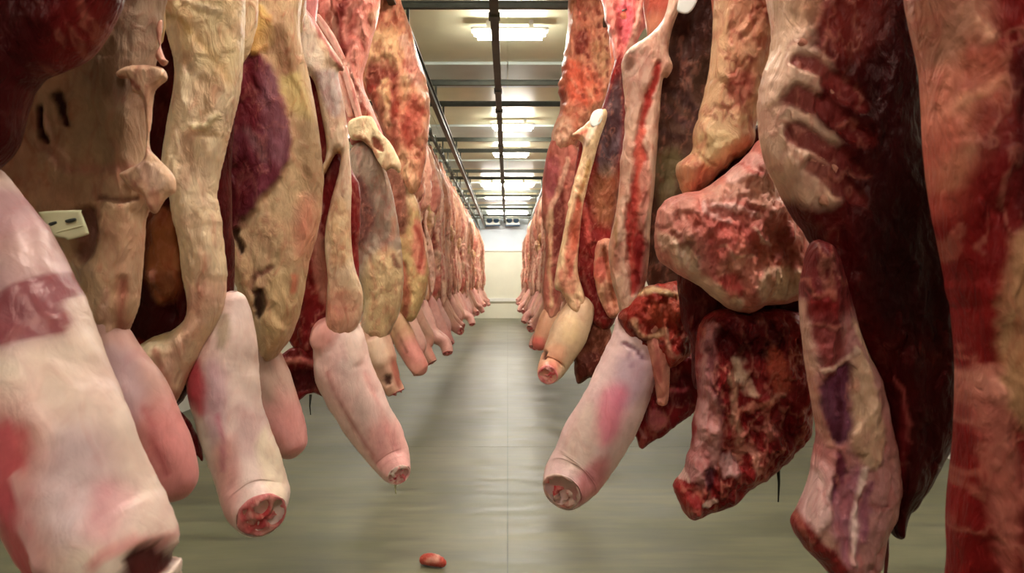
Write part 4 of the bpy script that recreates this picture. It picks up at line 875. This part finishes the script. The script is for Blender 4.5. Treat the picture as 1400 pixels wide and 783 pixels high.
slab('flank', t, pl, [(756,190),(784,196),(796,220),(786,260),(776,320),(770,380),(764,430),(748,440),(742,400),(746,330),(740,280),(744,230)], (190,110,96),
     [Fl((150,70,76), [(744,220),(762,216),(762,260),(746,270)], 8, 0.8), Fl((96,18,18), [(756,270),(772,262),(770,330),(756,350)], 8, 0.85, -0.02), Ln((232,176,150), [(776,220),(764,260),(752,290),(744,320)], 3.5, 4, 0.9, 0.02), Ln((226,180,140), [(754,290),(752,360),(754,420)], 3, 4, 0.7, 0.012), Fl((110,30,26), [(756,370),(768,360),(764,410),(754,410)], 6, 0.7)], T=0.09, R=0.06, cell=1.7, rag=0.008, namp=0.02)
limb('foreleg', t, pl, [(758,420,0,12),(750,440,-0.02,15),(742,460,-0.05,13),(734,478,-0.08,9)], (206,150,120), [Fl((210,90,88), [(724,464),(744,462),(744,490),(724,490)], 8, 0.8)], nseg=20, step=3)
haunch(t, pl, 'right', 0.05, 0, 2.95, 0.13, SALM)
# ------------------------------------------------------------------ the rows running on to the far wall
def generic(sign, v):
    """A whole side in metres: u towards the aisle, w height above the floor."""
    rnd = random.Random(40 + v)
    j = lambda a: rnd.uniform(-a, a)
    pl = Metric(sign, 0.35)
    ex = j(0.06); lo = j(0.10)
    t = empty('beef_side', (0, 0, 0))
    tone = [(232,172,148), (220,156,128), (236,190,160), (214,144,126)][v % 4]
    sheet = [(212,178,130), (196,158,138), (222,168,148), (200,166,118)][v % 4]
    mar = [(150,48,44), (120,36,36), (166,66,60), (136,44,40)][v % 4]
    limb('haunch', t, pl, [(0,3.05,0,0.03),(0.01,2.94,0,0.05),(0.02,2.78,0,0.10),(0.04+j(.02),2.6,0,0.17),(0.05,2.35,0,0.20),(0.04,2.1,0,0.19),(0.03,1.95,0,0.15)], tone,
         [Fl(mar, [(0.02,2.75),(0.14,2.5),(0.1,2.25),(0.0,2.4)], 0.05, 0.8, -0.01), Ln((240,200,170), [(0.1,2.9),(0.17,2.6),(0.2,2.35)], 0.02, 0.03, 0.9, 0.01), Ln((104,20,22), [(-0.02,2.6),(-0.04,2.3),(0.02,2.1)], 0.02, 0.03, 0.8, -0.012),
          Fl((236,180,120), [(0.05,2.72),(0.12,2.66),(0.1,2.56),(0.04,2.6)], 0.03, 0.8, 0.01)], mat='flesh', nseg=22, step=2, flat=0.75, namp=0.13, mot=1.5)
    slab('flank', t, pl, [(-0.22,2.25),(-0.05,2.3),(0.12+j(.05),2.22),(0.2+j(.05),2.0),(0.19+ex+j(.05),1.75),(0.22+ex+j(.06),1.5),(0.2+ex,1.25+lo),(0.14+j(.06),1.05+lo),(0.0,0.98+lo),(-0.14,1.02),(-0.25,1.25),(-0.28,1.6),(-0.27,2.0)], sheet,
         [Fl(mar, [(-0.1,2.1),(0.06,2.05),(0.1,1.75),(0.04,1.5),(-0.08,1.6)], 0.05, 0.9, -0.02), Fl((90,18,20), [(0.0,1.9),(0.06,1.85),(0.05,1.6),(0.0,1.62)], 0.03, 0.8, -0.02),
          Ln((236,196,170), [(0.14,2.2),(0.17,1.9),(0.13,1.65),(0.18,1.4),(0.12,1.15)], 0.022, 0.025, 0.95, 0.02), Ln((150,60,54), [(0.19,1.95),(0.16,1.7),(0.21,1.45)], 0.012, 0.02, 0.8, -0.015),
          Fl((210,112,100), [(0.1,1.3),(0.2,1.4),(0.18,1.15),(0.08,1.08)], 0.04, 0.8, 0.01), Ln((206,168,110), [(-0.2,2.1),(-0.22,1.6),(-0.15,1.2)], 0.05, 0.06, 0.7)], T=0.10, R=0.09, cell=0.018, rag=0.014, namp=0.04, nsc=12, warp=0.03, mot=1.4, fold=0.03)
    slab('fat_strip', t, pl, [(0.1,2.45),(0.17,2.42),(0.22+ex,2.2),(0.19+ex+j(.04),1.95),(0.22+ex+j(.04),1.7),(0.25+ex,1.45),(0.24+ex,1.2+lo),(0.2+ex,1.12+lo),(0.17+ex,1.4),(0.13+ex,1.68),(0.11+ex,1.95),(0.13+ex,2.2)], (236,192,170),
         [Ln((190,84,80), [(0.16,2.35),(0.17,1.95),(0.19,1.6),(0.22,1.3)], 0.01, 0.015, 0.8, -0.01)], T=0.04, R=0.03, off=0.08, cell=0.014, rag=0.012, namp=0.02, warp=0.015)
    tip = 0.34 + j(.08)
    limb('foreleg', t, pl, [(0.08,1.2,0.05,0.06),(0.12,1.06,0.03,0.10),(0.19,0.92,0.0,0.095),(0.26,0.79,-0.04,0.08),(tip-0.03,0.68+j(.06),-0.07,0.066),(tip+0.01,0.62+j(.07),-0.13,0.055)], [(226,176,164), (206,160,140), (232,184,176), (216,160,150)][v % 4],
         [Fl((216,136,130), [(0.2,0.75),(0.4,0.75),(0.45,0.5),(0.25,0.55)], 0.14, 0.6), Fl((170,60,60), [(0.0,1.2),(0.14,1.2),(0.12,1.0),(0.02,1.0)], 0.05, 0.7)], nseg=20, step=2, cut=CUT2)
    limb('neck', t, pl, [(-0.08,1.2,0,0.10),(-0.06,1.0,0,0.12),(-0.02,0.85,0,0.10),(0.02,0.74,0,0.06)], (150,58,52), [Fl((96,18,20), [(-0.12,1.0),(0.02,1.0),(0.0,0.78),(-0.1,0.8)], 0.05, 0.7)], nseg=18, step=2, mat='flesh', namp=0.1)
    hook(t, 0.0, 0.0, 3.06, 0.0)
    return t

def copy_tree(o, parent=None):
    c = o.copy(); C.link(c); c.parent = parent
    for ch in list(o.children): copy_tree(ch, c)
    return c

NV = 6
rr = random.Random(11)
FARY = {'left': [], 'right': []}
for side, y0, sign in (('left', 6.8, 1), ('right', 7.3, -1)):
    y = y0
    while y < YF - 0.8:
        FARY[side].append(y); y += 0.78 + rr.uniform(-0.1, 0.1)
for side, sign in (('left', 1), ('right', -1)):
    protos = [generic(sign, v) for v in range(NV)]
    usedp = set()
    n = len(FARY[side])
    for i, y in enumerate(FARY[side]):
        v = (i*5 + i//NV) % NV
        o = protos[v] if v not in usedp else copy_tree(protos[v])
        usedp.add(v)
        dx = rr.uniform(-0.03, 0.03)
        o.location = (RAILX[side] + rr.uniform(-0.012, 0.012), y, 0)
        o.rotation_euler.z = rr.uniform(-0.45, 0.45)
        sz = rr.uniform(-0.05, 0.05)
        if i < 10: lab = '%s of the smaller beef sides receding down the %s row, counted from the viewpoint' % (['first','second','third','fourth','fifth','sixth','seventh','eighth','ninth','tenth'][i], side)
        elif i == n - 1: lab = 'last small beef side of the %s row, next to the far wall' % side
        else: lab = 'small distant beef side far down the %s row' % side
        tag(o, lab, 'carcass', 'distant beef sides of the %s row' % side)

# scrap of meat on the floor
_mp = Metric(1, 0.0)
pl = Plane(3.85, 592, 0.0)
o = limb('meat_scrap', None, Metric(1, 0.0), [(-0.06,0.018,0.02,0.018),(-0.02,0.03,0.0,0.03),(0.03,0.028,-0.02,0.026),(0.06,0.014,-0.03,0.012)], (176,70,60), [Fl((226,170,150), [(-0.03,0.03),(0.02,0.06),(0.03,0.03)], 0.02, 0.8)], nseg=16, step=2, mat='flesh', namp=0.12)
o.location = ((592 - VX)/F*3.85, 3.85, 0.0)
tag(o, 'small scrap of red meat lying on the floor at the bottom edge', 'meat scrap')
